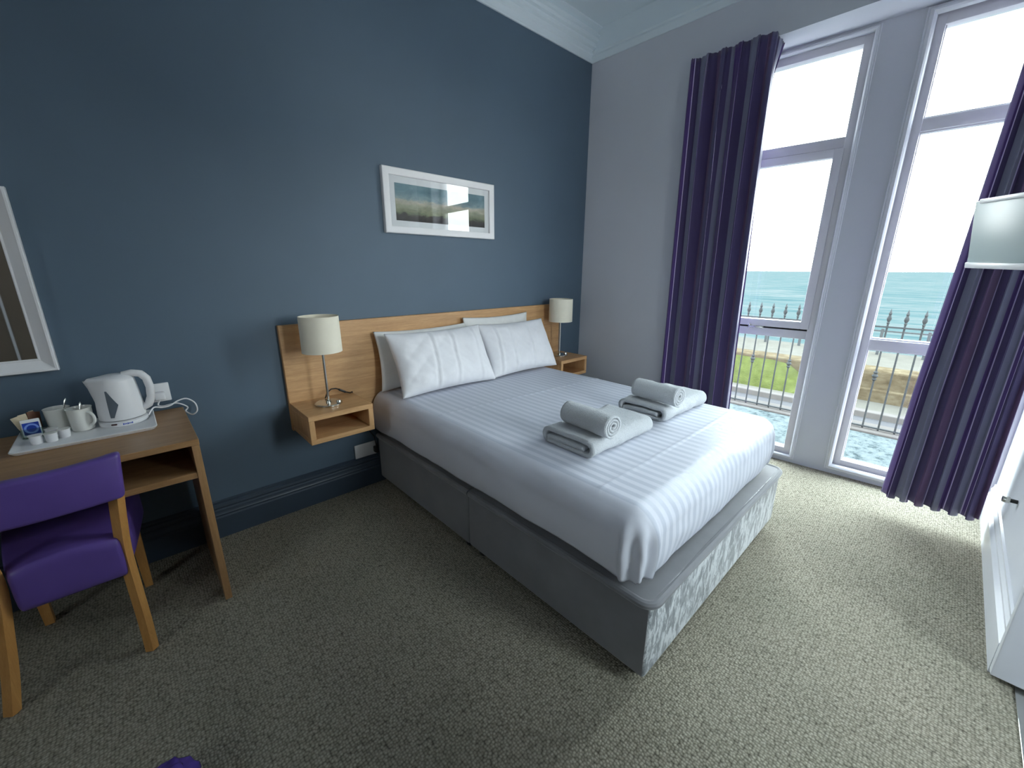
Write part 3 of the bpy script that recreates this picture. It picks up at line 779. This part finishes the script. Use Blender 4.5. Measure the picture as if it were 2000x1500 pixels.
diam = [(-.14, .150), (-.05, .150), (.34, .092), (.06, .040), (-.10, .040)]
cz_ = sum(z for _, z in diam) / 5; ca_ = sum(a for a, _ in diam) / 5; NR = 6
rings_ = []
for k in range(1, NR + 1):
    ring = []
    for i in range(5):
        for j in range(6):
            t = j / 6; da = diam[i][0] * (1 - t) + diam[(i + 1) % 5][0] * t; zz = diam[i][1] * (1 - t) + diam[(i + 1) % 5][1] * t
            ring.append(b.bm.verts.new(on_body(a0 + ca_ + (da - ca_) * k / NR, cz_ + (zz - cz_) * k / NR, .0012)))
    rings_.append(ring)
b.bm.faces.new(rings_[0])
for A_, B_ in zip(rings_, rings_[1:]):
    for i in range(30): b.bm.faces.new((A_[i], A_[(i + 1) % 30], B_[(i + 1) % 30], B_[i]))
b.build('water_window', M['greyplastic'], kt, angle=180)
b = MB(); b.box(-.009, .009, -.004, .004, -.003, .003, bev=.002, M=Matrix.Translation(K + Vector((-.030, -.0715, .013))) @ Matrix.Rotation(-.4, 4, 'Z')); b.build('kettle_switch', plain('dark_red_switch', srgb(60, 10, 24), .3), kt)
b = MB()
for i in range(7):
    a = math.radians(-92 + i * 3.4)
    hgt = .0022 if i % 3 else .0034
    b.box(-.0016, .0016, -.0004, .0004, -hgt, hgt, M=Matrix.Translation(K + Vector((.0772 * math.cos(a), .0772 * math.sin(a), .0105))) @ Matrix.Rotation(a + PI / 2, 4, 'Z'))
b.build('brand_mark', M['bluelabel'], kb, smooth=False)

def mug(label, loc, rz, first=None):
    r = thing('mug', label, 'mug', loc, 'white mugs on the tray', local=True)
    b = MB(); b.lathe([(0, 0), (.031, 0), (.033, .004), (.034, .012), (.037, .085), (.0385, .090), (.0365, .0905), (.0345, .085), (.032, .010), (0, .008)], n=36); b.build('mug_body', M['china'], r, angle=50)
    b = MB(); pts = []
    for k in range(13):
        a = -PI / 2 + PI * k / 12; pts.append((.034 + .026 * math.cos(a), 0, .048 + .026 * math.sin(a)))
    b.tube(pts, .005, n=10); b.build('mug_handle', M['china'], r)
    r.rotation_euler = (0, 0, rz); return r
mug('white mug at the front of the tray, nearest the kettle, handle at right', (-3.352, -.134, TZT), -.85)
mug('white mug at the back of the tray, behind the front mug', (-3.416, -.080, TZT), 2.0)
def spoon(label, p0, p1):
    b = MB(); p0, p1 = Vector(p0), Vector(p1)
    b.tube([p0 + (p1 - p0) * t for t in (0, .2, .5, .8, .92, 1)], [.0022, .0018, .0018, .003, .004, .0018], n=8)
    o = b.build('teaspoon', M['chrome']); tag(o, label, 'spoon', 'teaspoons in the mugs'); return o
spoon('thin dark teaspoon standing up in the back mug', (-3.420, -.085, TZT + .012), (-3.384, -.075, TZT + .122))
spoon('short teaspoon tip rising from the front mug', (-3.362, -.137, TZT + .012), (-3.344, -.115, TZT + .108))
def pot(label, x, y, z=TZT, prev=[None]):
    if prev[0] is not None: return dup(prev[0], (x, y, z), label=label)
    r = thing('milk_pot', label, 'milk pot', (x, y, z), 'small milk pots on the tray', local=True)
    b = MB(); b.lathe([(0, 0), (.0145, 0), (.0155, .002), (.0172, .030), (.0174, .032), (0, .032)], n=24); b.build('pot_body', M['white'], r, angle=40)
    b = MB(); b.lathe([(0, .032), (.0195, .032), (.0195, .0332), (0, .0335)], n=24); b.build('foil_lid', M['china'], r, angle=40)
    prev[0] = r; return r
pot('white milk pot at the front left of the four pots', -3.470, -.222)
pot('white milk pot in the middle front of the four pots', -3.432, -.225)
pot('white milk pot at the right of the four pots, before the front mug', -3.400, -.198)
pot('white milk pot at the back of the four pots, next to the blue packet', -3.434, -.165)
dish = thing('sachet_dish', 'clear square dish holding tea and sugar sachets on the tray', 'dish', (-3.472, -.11, TZT))
M['clear'] = thin_glass('clear_plastic', (.82, .88, .86, 1), 1.5)
b = MB()
for x0, x1, y0, y1 in ((-3.515, -3.512, -.140, -.045), (-3.461, -3.458, -.140, -.045), (-3.515, -3.458, -.140, -.137), (-3.515, -3.458, -.048, -.045)):
    b.box(x0, x1, y0, y1, TZT, TZT + .038)
b.box(-3.515, -3.458, -.140, -.045, TZT, TZT + .003); b.build('dish_body', M['clear'], dish, smooth=False)
def packet(name, label, cat, c, w, h, t, rot, mat, group=None):
    b = MB(); b.box(-w / 2, w / 2, -t / 2, t / 2, 0, h, bev=t * .3, seg=2)
    for v_ in b.bm.verts: v_.co.y += .002 * noise.noise(v_.co * 60)
    o = b.build(name, mat); o.location = c; o.rotation_euler = rot
    tag(o, label, cat, group); return o
pk = packet('tea_packet', 'blue and white packet standing in the sachet dish', 'packet', (-3.4865, -.126, TZT + .0045), .050, .066, .010, (-.25, 0, .08), M['white'])
b = MB(); b.box(-.021, .021, -.0064, -.0054, .008, .053); lb = b.build('packet_label', M['bluelabel'], pk, smooth=False, label='blue printed packet label')
b = MB(); b.lathe([(.013, 0), (.016, .0006), (.019, 0)], n=24, M=Matrix.Translation((0, -.0066, .030)) @ Matrix.Rotation(PI / 2, 4, 'X')); b.build('oval_mark', plain('pale_blue_ink', srgb(120, 150, 220), .4), lb)
for i, (dx, dy, ry, mt, hh, lab) in enumerate([(-.026, .012, -.30, 'cream', .078, 'cream sachet leaning left behind the blue packet'), (-.012, .020, -.12, 'cream', .082, 'cream sachet upright just behind the blue packet'),
                                            (.006, .026, .06, 'brownp', .086, 'brown sachet behind the cream ones in the dish'), (.020, .040, .22, 'brownp', .080, 'brown sachet leaning right toward the back mug'), (.012, .058, .1, 'cream', .084, 'pale sachet at the very back of the dish')]):
    packet('sugar_sachet', lab, 'sachet', (-3.4865 + dx * .62, -.108 + dy * .75, TZT + .0045), .022, hh, .004, (-.12, ry, .3 * i), M[mt], 'sachets in the clear dish')

# sockets, plugs and the kettle flex
def wall_plate(name, label, x0, x1, z0, z1, y=0.0):
    r = thing(name, label, 'socket', ((x0 + x1) / 2, 0, (z0 + z1) / 2))
    b = MB(); b.box(x0, x1, -.010, -.0005, z0, z1, bev=.004); b.build('face_plate', M['white'], r, angle=40); return r
s1 = wall_plate('wall_socket', 'white wall socket behind the kettle above the desk end', -3.137, -3.062, .772, .858)
b = MB(); b.box(-3.122, -3.083, -.045, -.0105, .786, .822, bev=.006); pg = b.build('plug', M['white'], s1, angle=60)
s2 = wall_plate('wall_socket', 'white double wall socket low beside the bed, below the left bedside box', -2.246, -2.100, .196, .287)
b = MB(); b.box(-2.128, -2.106, -.05, -.0105, .215, .255, bev=.006); b.build('plug', M['black'], s2, angle=60, label='black plug')
for x in (-2.186, -2.128):
    b = MB(); b.box(x, x + .008, -.012, -.010, .258, .270, bev=.001); b.build('rocker_switch', M['white'], s2)
fx = MB()
def smooth_path(P, k=5):
    P = [Vector(q) for q in P]; out = []
    for i in range(len(P) - 1):
        p0, p1, p2, p3 = P[max(i - 1, 0)], P[i], P[i + 1], P[min(i + 2, len(P) - 1)]
        for j in range(k):
            t = j / k
            out.append(.5 * ((2 * p1) + (p2 - p0) * t + (2 * p0 - 5 * p1 + 4 * p2 - p3) * t * t + (3 * p1 - p0 - 3 * p2 + p3) * t ** 3))
    out.append(P[-1]); return out
fx.tube(smooth_path([(-3.155, -.128, .752), (-3.132, -.105, .775), (-3.105, -.085, .764), (-3.075, -.075, .764), (-3.045, -.055, .775), (-3.012, -.048, .777), (-2.985, -.055, .752), (-2.982, -.06, .716), (-3.0, -.055, .698), (-3.016, -.03, .703), (-3.022, -.017, .712),
                     (-3.012, -.016, .725), (-3.024, -.016, .74), (-3.05, -.022, .757), (-3.075, -.06, .765), (-3.10, -.055, .762), (-3.115, -.045, .768), (-3.103, -.040, .792)]), .0032, n=8)
fx.build('power_cord', M['white'], kt)

# ------------------------------------------------------------------ chair
ch = thing('desk_chair', 'purple upholstered chair with beech legs pushed under the desk', 'chair', (-3.44, -.45, 0))
b = MB()   # backrest, slightly dished
def back_pt(u, v_):
    a = 2 * PI * v_
    return None
CX = -3.447; BW = .404
b.box(-BW / 2, BW / 2, -.022, .022, 0, .158, bev=.013, seg=3)
bmesh.ops.subdivide_edges(b.bm, edges=[e for e in b.bm.edges if abs(e.verts[0].co.x - e.verts[1].co.x) > .2], cuts=14, use_grid_fill=True)
for v_ in b.bm.verts:
    x, y, z = v_.co
    v_.co = Vector((CX + x * (.93 + .07 * z / .158), -.622 + y - .022 * (1 - (2 * x / BW) ** 2) + .02 * (z - .08), .622 + z - .012 * (1 - (2 * x / BW) ** 2) * (1 if z > .08 else 0)))
b.build('backrest', M['purple'], ch, angle=60)
b = MB()   # seat, wider to the front, domed
def seat_fn(x, y, z):
    k = (y + .5)  # 0 at rear, 1 at front
    wdt = .245 + .135 * k ** .7
    dome = .022 * (1 - (2 * x) ** 2) * (1 if z > .08 else 0)
    return (CX + .014 + x * wdt * 1.0 + .0, -.615 + k * .42, .315 + z + dome + .018 * k)
b.box(-.5, .5, -.5, .5, 0, .145, bev=.035, seg=4)
bmesh.ops.subdivide_edges(b.bm, edges=[e for e in b.bm.edges if e.calc_length() > .2], cuts=10, use_grid_fill=True)
for v_ in b.bm.verts: v_.co = Vector(seat_fn(*v_.co))
b.build('seat', M['purple'], ch, angle=60)
def rear_leg(sx, xs):
    b = MB(); pts = smooth_path([(xs[0], -.606, .63), (xs[1], -.594, .52), (xs[2], -.585, .40), (xs[3], -.592, .26), (xs[4], -.612, .12), (xs[5], -.636, 0.0)], 4)
    b.tube(pts, [1.0 - .10 * i / len(pts) for i in range(len(pts))], square=(.030, .030), twist=math.radians(38)); return b
rear_leg(1, (-3.282, -3.293, -3.302, -3.302, -3.300, -3.300)).build('leg', M['legwood'], ch, angle=40)
rear_leg(-1, (-3.600, -3.592, -3.590, -3.606, -3.622, -3.640)).build('leg', M['legwood'], ch, angle=40)
for x in (-3.290, -3.590):
    b = MB(); b.tube([(x, -.225, .34), (x, -.215, .17), (x, -.205, 0)], [1, .9, .75], square=(.036, .036)); b.build('leg', M['legwood'], ch, angle=40)

# ------------------------------------------------------------------ purple bag at the bottom edge
b = MB(); BG = Vector((-3.312, -1.290, 0))
def bag_pt(u, v_):
    a = 2 * PI * u; ph = v_ * PI
    d = Vector((math.cos(a) * math.sin(ph), math.sin(a) * math.sin(ph), -math.cos(ph)))
    r_ = 1 + .16 * noise.noise(d * 2.3) + .10 * noise.noise(d * 5.5 + Vector((3, 0, 0))) + .06 * abs(noise.noise(d * 11))
    return BG + Vector((d.x * .085 * r_, d.y * .085 * r_, max(.002, .055 + d.z * .058 * r_)))
b.grid(bag_pt, 56, 40, cu=True)
bg = b.build('plastic_bag', plain('purple_plastic_film', srgb(84, 64, 150), .22, var=.25, vs=30), angle=180, weld=True)
tag(bg, 'crumpled shiny purple bag on the carpet at the bottom edge', 'bag')

# ------------------------------------------------------------------ curtains
def curtain(name, label, base, z0, z1, folds, amp, seed, width_m, pinch=.10, lean=None):
    """base(t) -> (x,y,nx,ny) plan curve"""
    b = MB(); NU, NV = folds * 22, 60
    def f(u, v_):
        z = z0 + (z1 - z0) * v_
        x, y, nx, ny = base(u, v_)
        up_ = max(0, (v_ - (1 - pinch)) / pinch)
        ph = u * folds * 2 * PI + .5 * math.sin(u * 9 + seed) + .35 * noise.noise(Vector((u * 6, v_ * 1.6, seed)))
        a = amp * (1 - .62 * up_) * (.75 + .5 * noise.noise(Vector((u * 5 + seed, v_ * .7, 0))))
        q = math.sin(ph); q = math.copysign(abs(q) ** .8, q)
        o_ = a * q + up_ * .006 * math.sin(u * folds * 6 * 2 * PI)
        tx, ty = -ny, nx
        sh_ = amp * .25 * math.sin(2 * ph)
        zz = z + (1 - v_) ** 6 * .012 * math.sin(ph + 1.1) + up_ * .004 * math.sin(u * 40)
        return Vector((x + nx * o_ + tx * sh_, y + ny * o_ + ty * sh_, zz))
    b.grid(f, NU, NV, uvf=lambda u, v_: (u * width_m, v_))
    o = b.build(name, M['curtain'], angle=180)
    md = o.modifiers.new('thick', 'SOLIDIFY'); md.thickness = .004
    tag(o, label, 'curtain', 'purple striped floor-length curtains'); return o
def baseL(u, v_):
    ys = -.868 - .03 * (1 - v_)
    L1 = .80
    if u < L1:
        t = u / L1
        return (-.058, ys + (-1.355 - .045 * (1 - v_) ** 2 - ys) * t, -1, 0)
    t = (u - L1) / (1 - L1)
    a = t * PI / 2
    return (-.058 + (.10 + .085 * max(0, (v_ - .93) / .07)) * t, -1.355 - .045 * (1 - v_) ** 2 - .03 * math.sin(a), -math.cos(a * .9), -math.sin(a * .9))
curtain('curtain', 'long purple striped curtain left of the windows, beside the bed', baseL, .095, 2.722, 6, .036, 1.0, 1.30)
def baseR(u, v_):
    y0 = -2.372 - .058 * max(0, (v_ - .25) / .75) + .03 * (1 - v_) ** 3
    return (-.075 - .01 * math.sin(u * 5), y0 + (-2.722 - y0) * u, -1, 0)
curtain('curtain', 'long purple striped curtain at right, partly behind the wall-mounted television', baseR, .100, 2.715, 6, .030, 4.0, 1.05)

# ------------------------------------------------------------------ television on an arm
tv = thing('television', 'small pale flat-screen television jutting from the right wall before the curtain', 'television', (-.5, -2.6, 1.4))
A0 = Vector((-.35, -2.387, 1.658)); B0 = Vector((-.35, -2.414, 1.397)); dv_ = Vector((-.863, -.505, -.03)).normalized(); upv = (A0 - B0).normalized(); hgt = (A0 - B0).length
nv = upv.cross(dv_).normalized()
if nv.y < 0: nv = -nv
def TVF(t, o_, h): return B0 + dv_ * t + upv * h - nv * o_
def tvbox(mb, t0, t1, o0, o1, h0, h1, bev=0): mb.box(t0, t1, o0, o1, h0, h1, bev=bev, fn=lambda x, y, z: TVF(x, y, z))
M['tvgrey'] = plain('pale_grey_satin', srgb(176, 190, 190), 0.35, var=.03, vs=3)
b = MB(); tvbox(b, 0, .49, 0, .035, 0, hgt, .004); b.build('casing', M['tvgrey'], tv, angle=40)
b = MB(); tvbox(b, .035, .49, -.008, .03, hgt - .012, hgt + .006, .003); b.build('top_strip', M['white'], tv, angle=40)
b = MB(); tvbox(b, .008, .49, -.012, .03, -.016, .008, .003); b.build('bottom_strip', M['white'], tv, angle=40)
b = MB(); cpt = TVF(.30, .035, hgt / 2); b.tube([cpt, cpt + Vector((.03, -.06, 0)), Vector((cpt.x + .02, YF + .012, cpt.z))], .015, n=12); b.box(cpt.x - .04, cpt.x + .08, YF + .0005, YF + .014, cpt.z - .08, cpt.z + .08, bev=.003); b.build('wall_bracket', M['black'], tv)

# small pipe valve by the curtain foot
vl = thing('pipe_valve', 'small chrome pipe valve low on the right wall beside the curtain', 'valve', (-.40, YF, .36))
b = MB(); b.cyl((-.42, YF + .001, .385), (-.42, YF + .022, .385), .009, n=14); b.build('valve_stem', M['black'], vl)
b = MB(); b.lathe([(0, 0), (.014, .002), (.016, .012), (.013, .024), (0, .026)], n=18, M=Matrix.Translation((-.42, YF + .022, .385)) @ Matrix.Rotation(-PI / 2, 4, 'X')); b.build('valve_cap', M['chrome'], vl)

# ------------------------------------------------------------------ outdoors
GZ = -.17
b = MB(); b.box(.40, 1.95, -9, 4, GZ - .3, GZ); struct(b.build('gravel_terrace', M['gravel'], smooth=False), 'stuff'); tag(bpy.data.objects['gravel_terrace'], 'blue-grey gravel strip just outside the windows', 'gravel')
b = MB(); b.box(1.95, 2.28, -9, 4, GZ - 1.6, GZ + .02, bev=.01); kb_ = b.build('terrace_kerb', M['kerb'], smooth=False); struct(kb_)
RX = 2.05
rl = thing('iron_railing', 'black iron spear-top railing standing just outside the windows', 'railing', (RX, -1.6, GZ + .02))
b = MB(); b.box(RX - .012, RX + .012, -4.4, 1.2, -.137, -.123); b.build('bottom_rail', M['iron'], rl, smooth=False)
b = MB(); b.box(RX - .012, RX + .012, -4.4, 1.2, .851, .865); b.build('top_rail', M['iron'], rl, smooth=False)
y = -.935 + .12 * 12; i = 0
proto = {}
while y > -3.6:
    kn = (i % 3 == 0)
    key = kn
    if key not in proto:
        b = MB(); b.cyl((0, 0, GZ + .02), (0, 0, .9), .0075, n=8)
        o = b.build('baluster', M['iron'], rl)
        for v_ in o.data.vertices: v_.co += Vector((RX, -1.6, GZ + .02))   # stored local: x,y at 0
        for v_ in o.data.vertices: v_.co -= Vector((0, 0, GZ + .02)) 
        b = MB(); b.lathe([(.0075, .885), (.013, .895), (.008, .905), (.017, .925), (.018, .94), (.010, .962), (.009, .972), (.013, .98), (.0, 1.03)], n=10); fn_ = b.build('finial', M['iron'], None)
        for v_ in fn_.data.vertices: v_.co -= Vector((0, 0, GZ + .02))
        fn_.parent = o
        if kn:
            b = MB(); b.lathe([(.0075, .335), (.02, .35), (.012, .362), (.026, .385), (.012, .408), (.02, .42), (.0075, .435)], n=10); kk = b.build('knuckle', M['iron'], None)
            for v_ in kk.data.vertices: v_.co -= Vector((0, 0, GZ + .02))
            kk.parent = o
        proto[key] = o; o.location = (0, y + 1.6, 0)
    else:
        src = proto[key]; o = src.copy(); COL.objects.link(o); o.parent = rl; o.location = (0, y + 1.6, 0)
        for c in list(src.children):
            d = c.copy(); COL.objects.link(d); d.parent = o
    y -= .12; i += 1
RD = -1.63
b = MB(); b.box(2.28, 7.9, -40, 40, RD - .1, RD); struct(b.build('road', M['asphalt'], smooth=False))
b = MB(); b.box(7.9, 8.12, -40, 40, RD - .1, RD + .13, bev=.02); struct(b.build('road_kerb', M['kerb'], smooth=False))
b = MB(); b.box(8.12, 9.0, -40, 40, RD - .1, RD + .125); struct(b.build('pavement_ground', M['paving'], smooth=False))
b = MB(); b.box(9.6, 12.0, -40, 40, -4.6, -.82); struct(b.build('promenade_ground', M['paving'], smooth=False))
sw = MB(); sw.box(9.0, 9.6, -40, 40, -1.6, -.80, bev=.04); sw.box(8.9, 9.05, -40, -.8, -1.6, -1.22, bev=.03)
so = sw.build('stone_wall', M['stone'], smooth=False); tag(so, 'weathered brown stone wall across the road, outside right window', 'stone wall')
b = MB()
def bank(u, v_):
    y = -.55 + u * 30; x = 8.30 + v_ * .68
    k = min(1, max(0, (y + .55) / .8))
    return Vector((x, y, RD + .12 + (v_ ** .8) * .62 * k + .03 * noise.noise(Vector((x * 3, y * 2, 0)))))
b.grid(bank, 80, 10); gr = b.build('grass_bank', M['grass'], angle=180); struct(gr, 'stuff'); tag(gr, 'bright green grass bank across the road, outside left window', 'grass')
fr_ = thing('promenade_railing', 'thin dark railing along the sea front beyond the stone wall', 'railing', (11.5, 0, -.82))
for z in (-.18, -.42): 
    b = MB(); b.box(11.48, 11.52, -30, 30, z - .018, z + .018); b.build('rail', M['iron'], fr_, smooth=False)
for i in range(28):
    y = -12 + i * .9
    b = MB(); b.box(11.47, 11.53, y - .03, y + .03, -.84, -.12); b.build('post', M['iron'], fr_, smooth=False)
b = MB(); b.box(12.0, 3000, -2500, 2500, -4.8, -4.6); se = b.build('sea', M['sea'], smooth=False); struct(se, 'stuff'); tag(se, 'pale turquoise choppy sea out to the horizon', 'sea')

# ------------------------------------------------------------------ light
w = bpy.data.worlds.new('overcast_sky'); SC.world = w; w.use_nodes = True
nt = w.node_tree; nt.nodes.clear()
out = nt.nodes.new('ShaderNodeOutputWorld'); bgn = nt.nodes.new('ShaderNodeBackground')
tc = nt.nodes.new('ShaderNodeTexCoord'); sp = nt.nodes.new('ShaderNodeSeparateXYZ'); nt.links.new(tc.outputs['Generated'], sp.inputs[0])
nt.links.new(ramp(nt, sp.outputs[2], [(0.0, (1.0, .985, .95, 1)), (.12, (.93, .98, 1.0, 1)), (.6, (.80, .93, 1.0, 1))]), bgn.inputs[0])
bgn.inputs[1].default_value = 19.5
nt.links.new(bgn.outputs[0], out.inputs[0])
def portal(s0, s1, z0, z1, name):
    ld = bpy.data.lights.new(name, 'AREA'); ld.shape = 'RECTANGLE'; ld.size = s1 - s0; ld.size_y = z1 - z0
    ld.cycles.is_portal = True
    o = bpy.data.objects.new(name, ld); COL.objects.link(o)
    o.location = WF((s0 + s1) / 2, .14, (z0 + z1) / 2)
    d = -ND
    o.rotation_euler = d.to_track_quat('-Z', 'Z').to_euler()
portal(w1a, w1b, wz0, wz1, 'window_daylight'); portal(w2a, w2b, wz0, wz1, 'window_daylight')
ld = bpy.data.lights.new('window_daylight', 'AREA'); ld.shape = 'RECTANGLE'; ld.size = LWY1 - LWY0; ld.size_y = LWZ1 - LWZ0; ld.cycles.is_portal = True  # portal for the added left fill window
o = bpy.data.objects.new('window_daylight', ld); COL.objects.link(o); o.location = (XL - .115, (LWY0 + LWY1) / 2, (LWZ0 + LWZ1) / 2); o.rotation_euler = Vector((1, 0, 0)).to_track_quat('-Z', 'Z').to_euler()
ld = bpy.data.lights.new('window_daylight', 'AREA'); ld.shape = 'RECTANGLE'; ld.size = HW1 - HW0; ld.size_y = HZ1 - HZ0; ld.cycles.is_portal = True  # portal for the added hall fill window
o = bpy.data.objects.new('window_daylight', ld); COL.objects.link(o); o.location = ((HW0 + HW1) / 2, HY - .095, (HZ0 + HZ1) / 2); o.rotation_euler = Vector((0, 1, 0)).to_track_quat('-Z', 'Z').to_euler()

# ------------------------------------------------------------------ camera
cam = bpy.data.cameras.new('camera'); co = bpy.data.objects.new('camera', cam); COL.objects.link(co)
cam.sensor_fit = 'HORIZONTAL'; cam.sensor_width = 36.0; cam.lens = 36.0 * 799.7068 / 2000
cam.clip_start = .02; cam.clip_end = 6000
yw, pt, rl_ = math.radians(43.0602), math.radians(-15.6804), math.radians(.2413)
fw = Vector((math.sin(yw) * math.cos(pt), math.cos(yw) * math.cos(pt), math.sin(pt)))
rt = Vector((math.cos(yw), -math.sin(yw), 0)); upv = rt.cross(fw)
r2 = rt * math.cos(rl_) + upv * math.sin(rl_); u2 = -rt * math.sin(rl_) + upv * math.cos(rl_)
co.matrix_world = Matrix(((r2.x, u2.x, -fw.x, -3.1446), (r2.y, u2.y, -fw.y, -2.4235), (r2.z, u2.z, -fw.z, 1.367), (0, 0, 0, 1)))
SC.camera = co
SC.view_settings.view_transform = 'Standard'; SC.view_settings.look = 'None'; SC.view_settings.gamma = 1.0
SC.view_settings.use_curve_mapping = False
SC.view_settings.exposure = 0.0
try:
    SC.cycles.use_denoising = True; SC.cycles.max_bounces = 12; SC.cycles.diffuse_bounces = 8; SC.cycles.transparent_max_bounces = 16
    SC.cycles.sample_clamp_indirect = 10
except Exception: pass
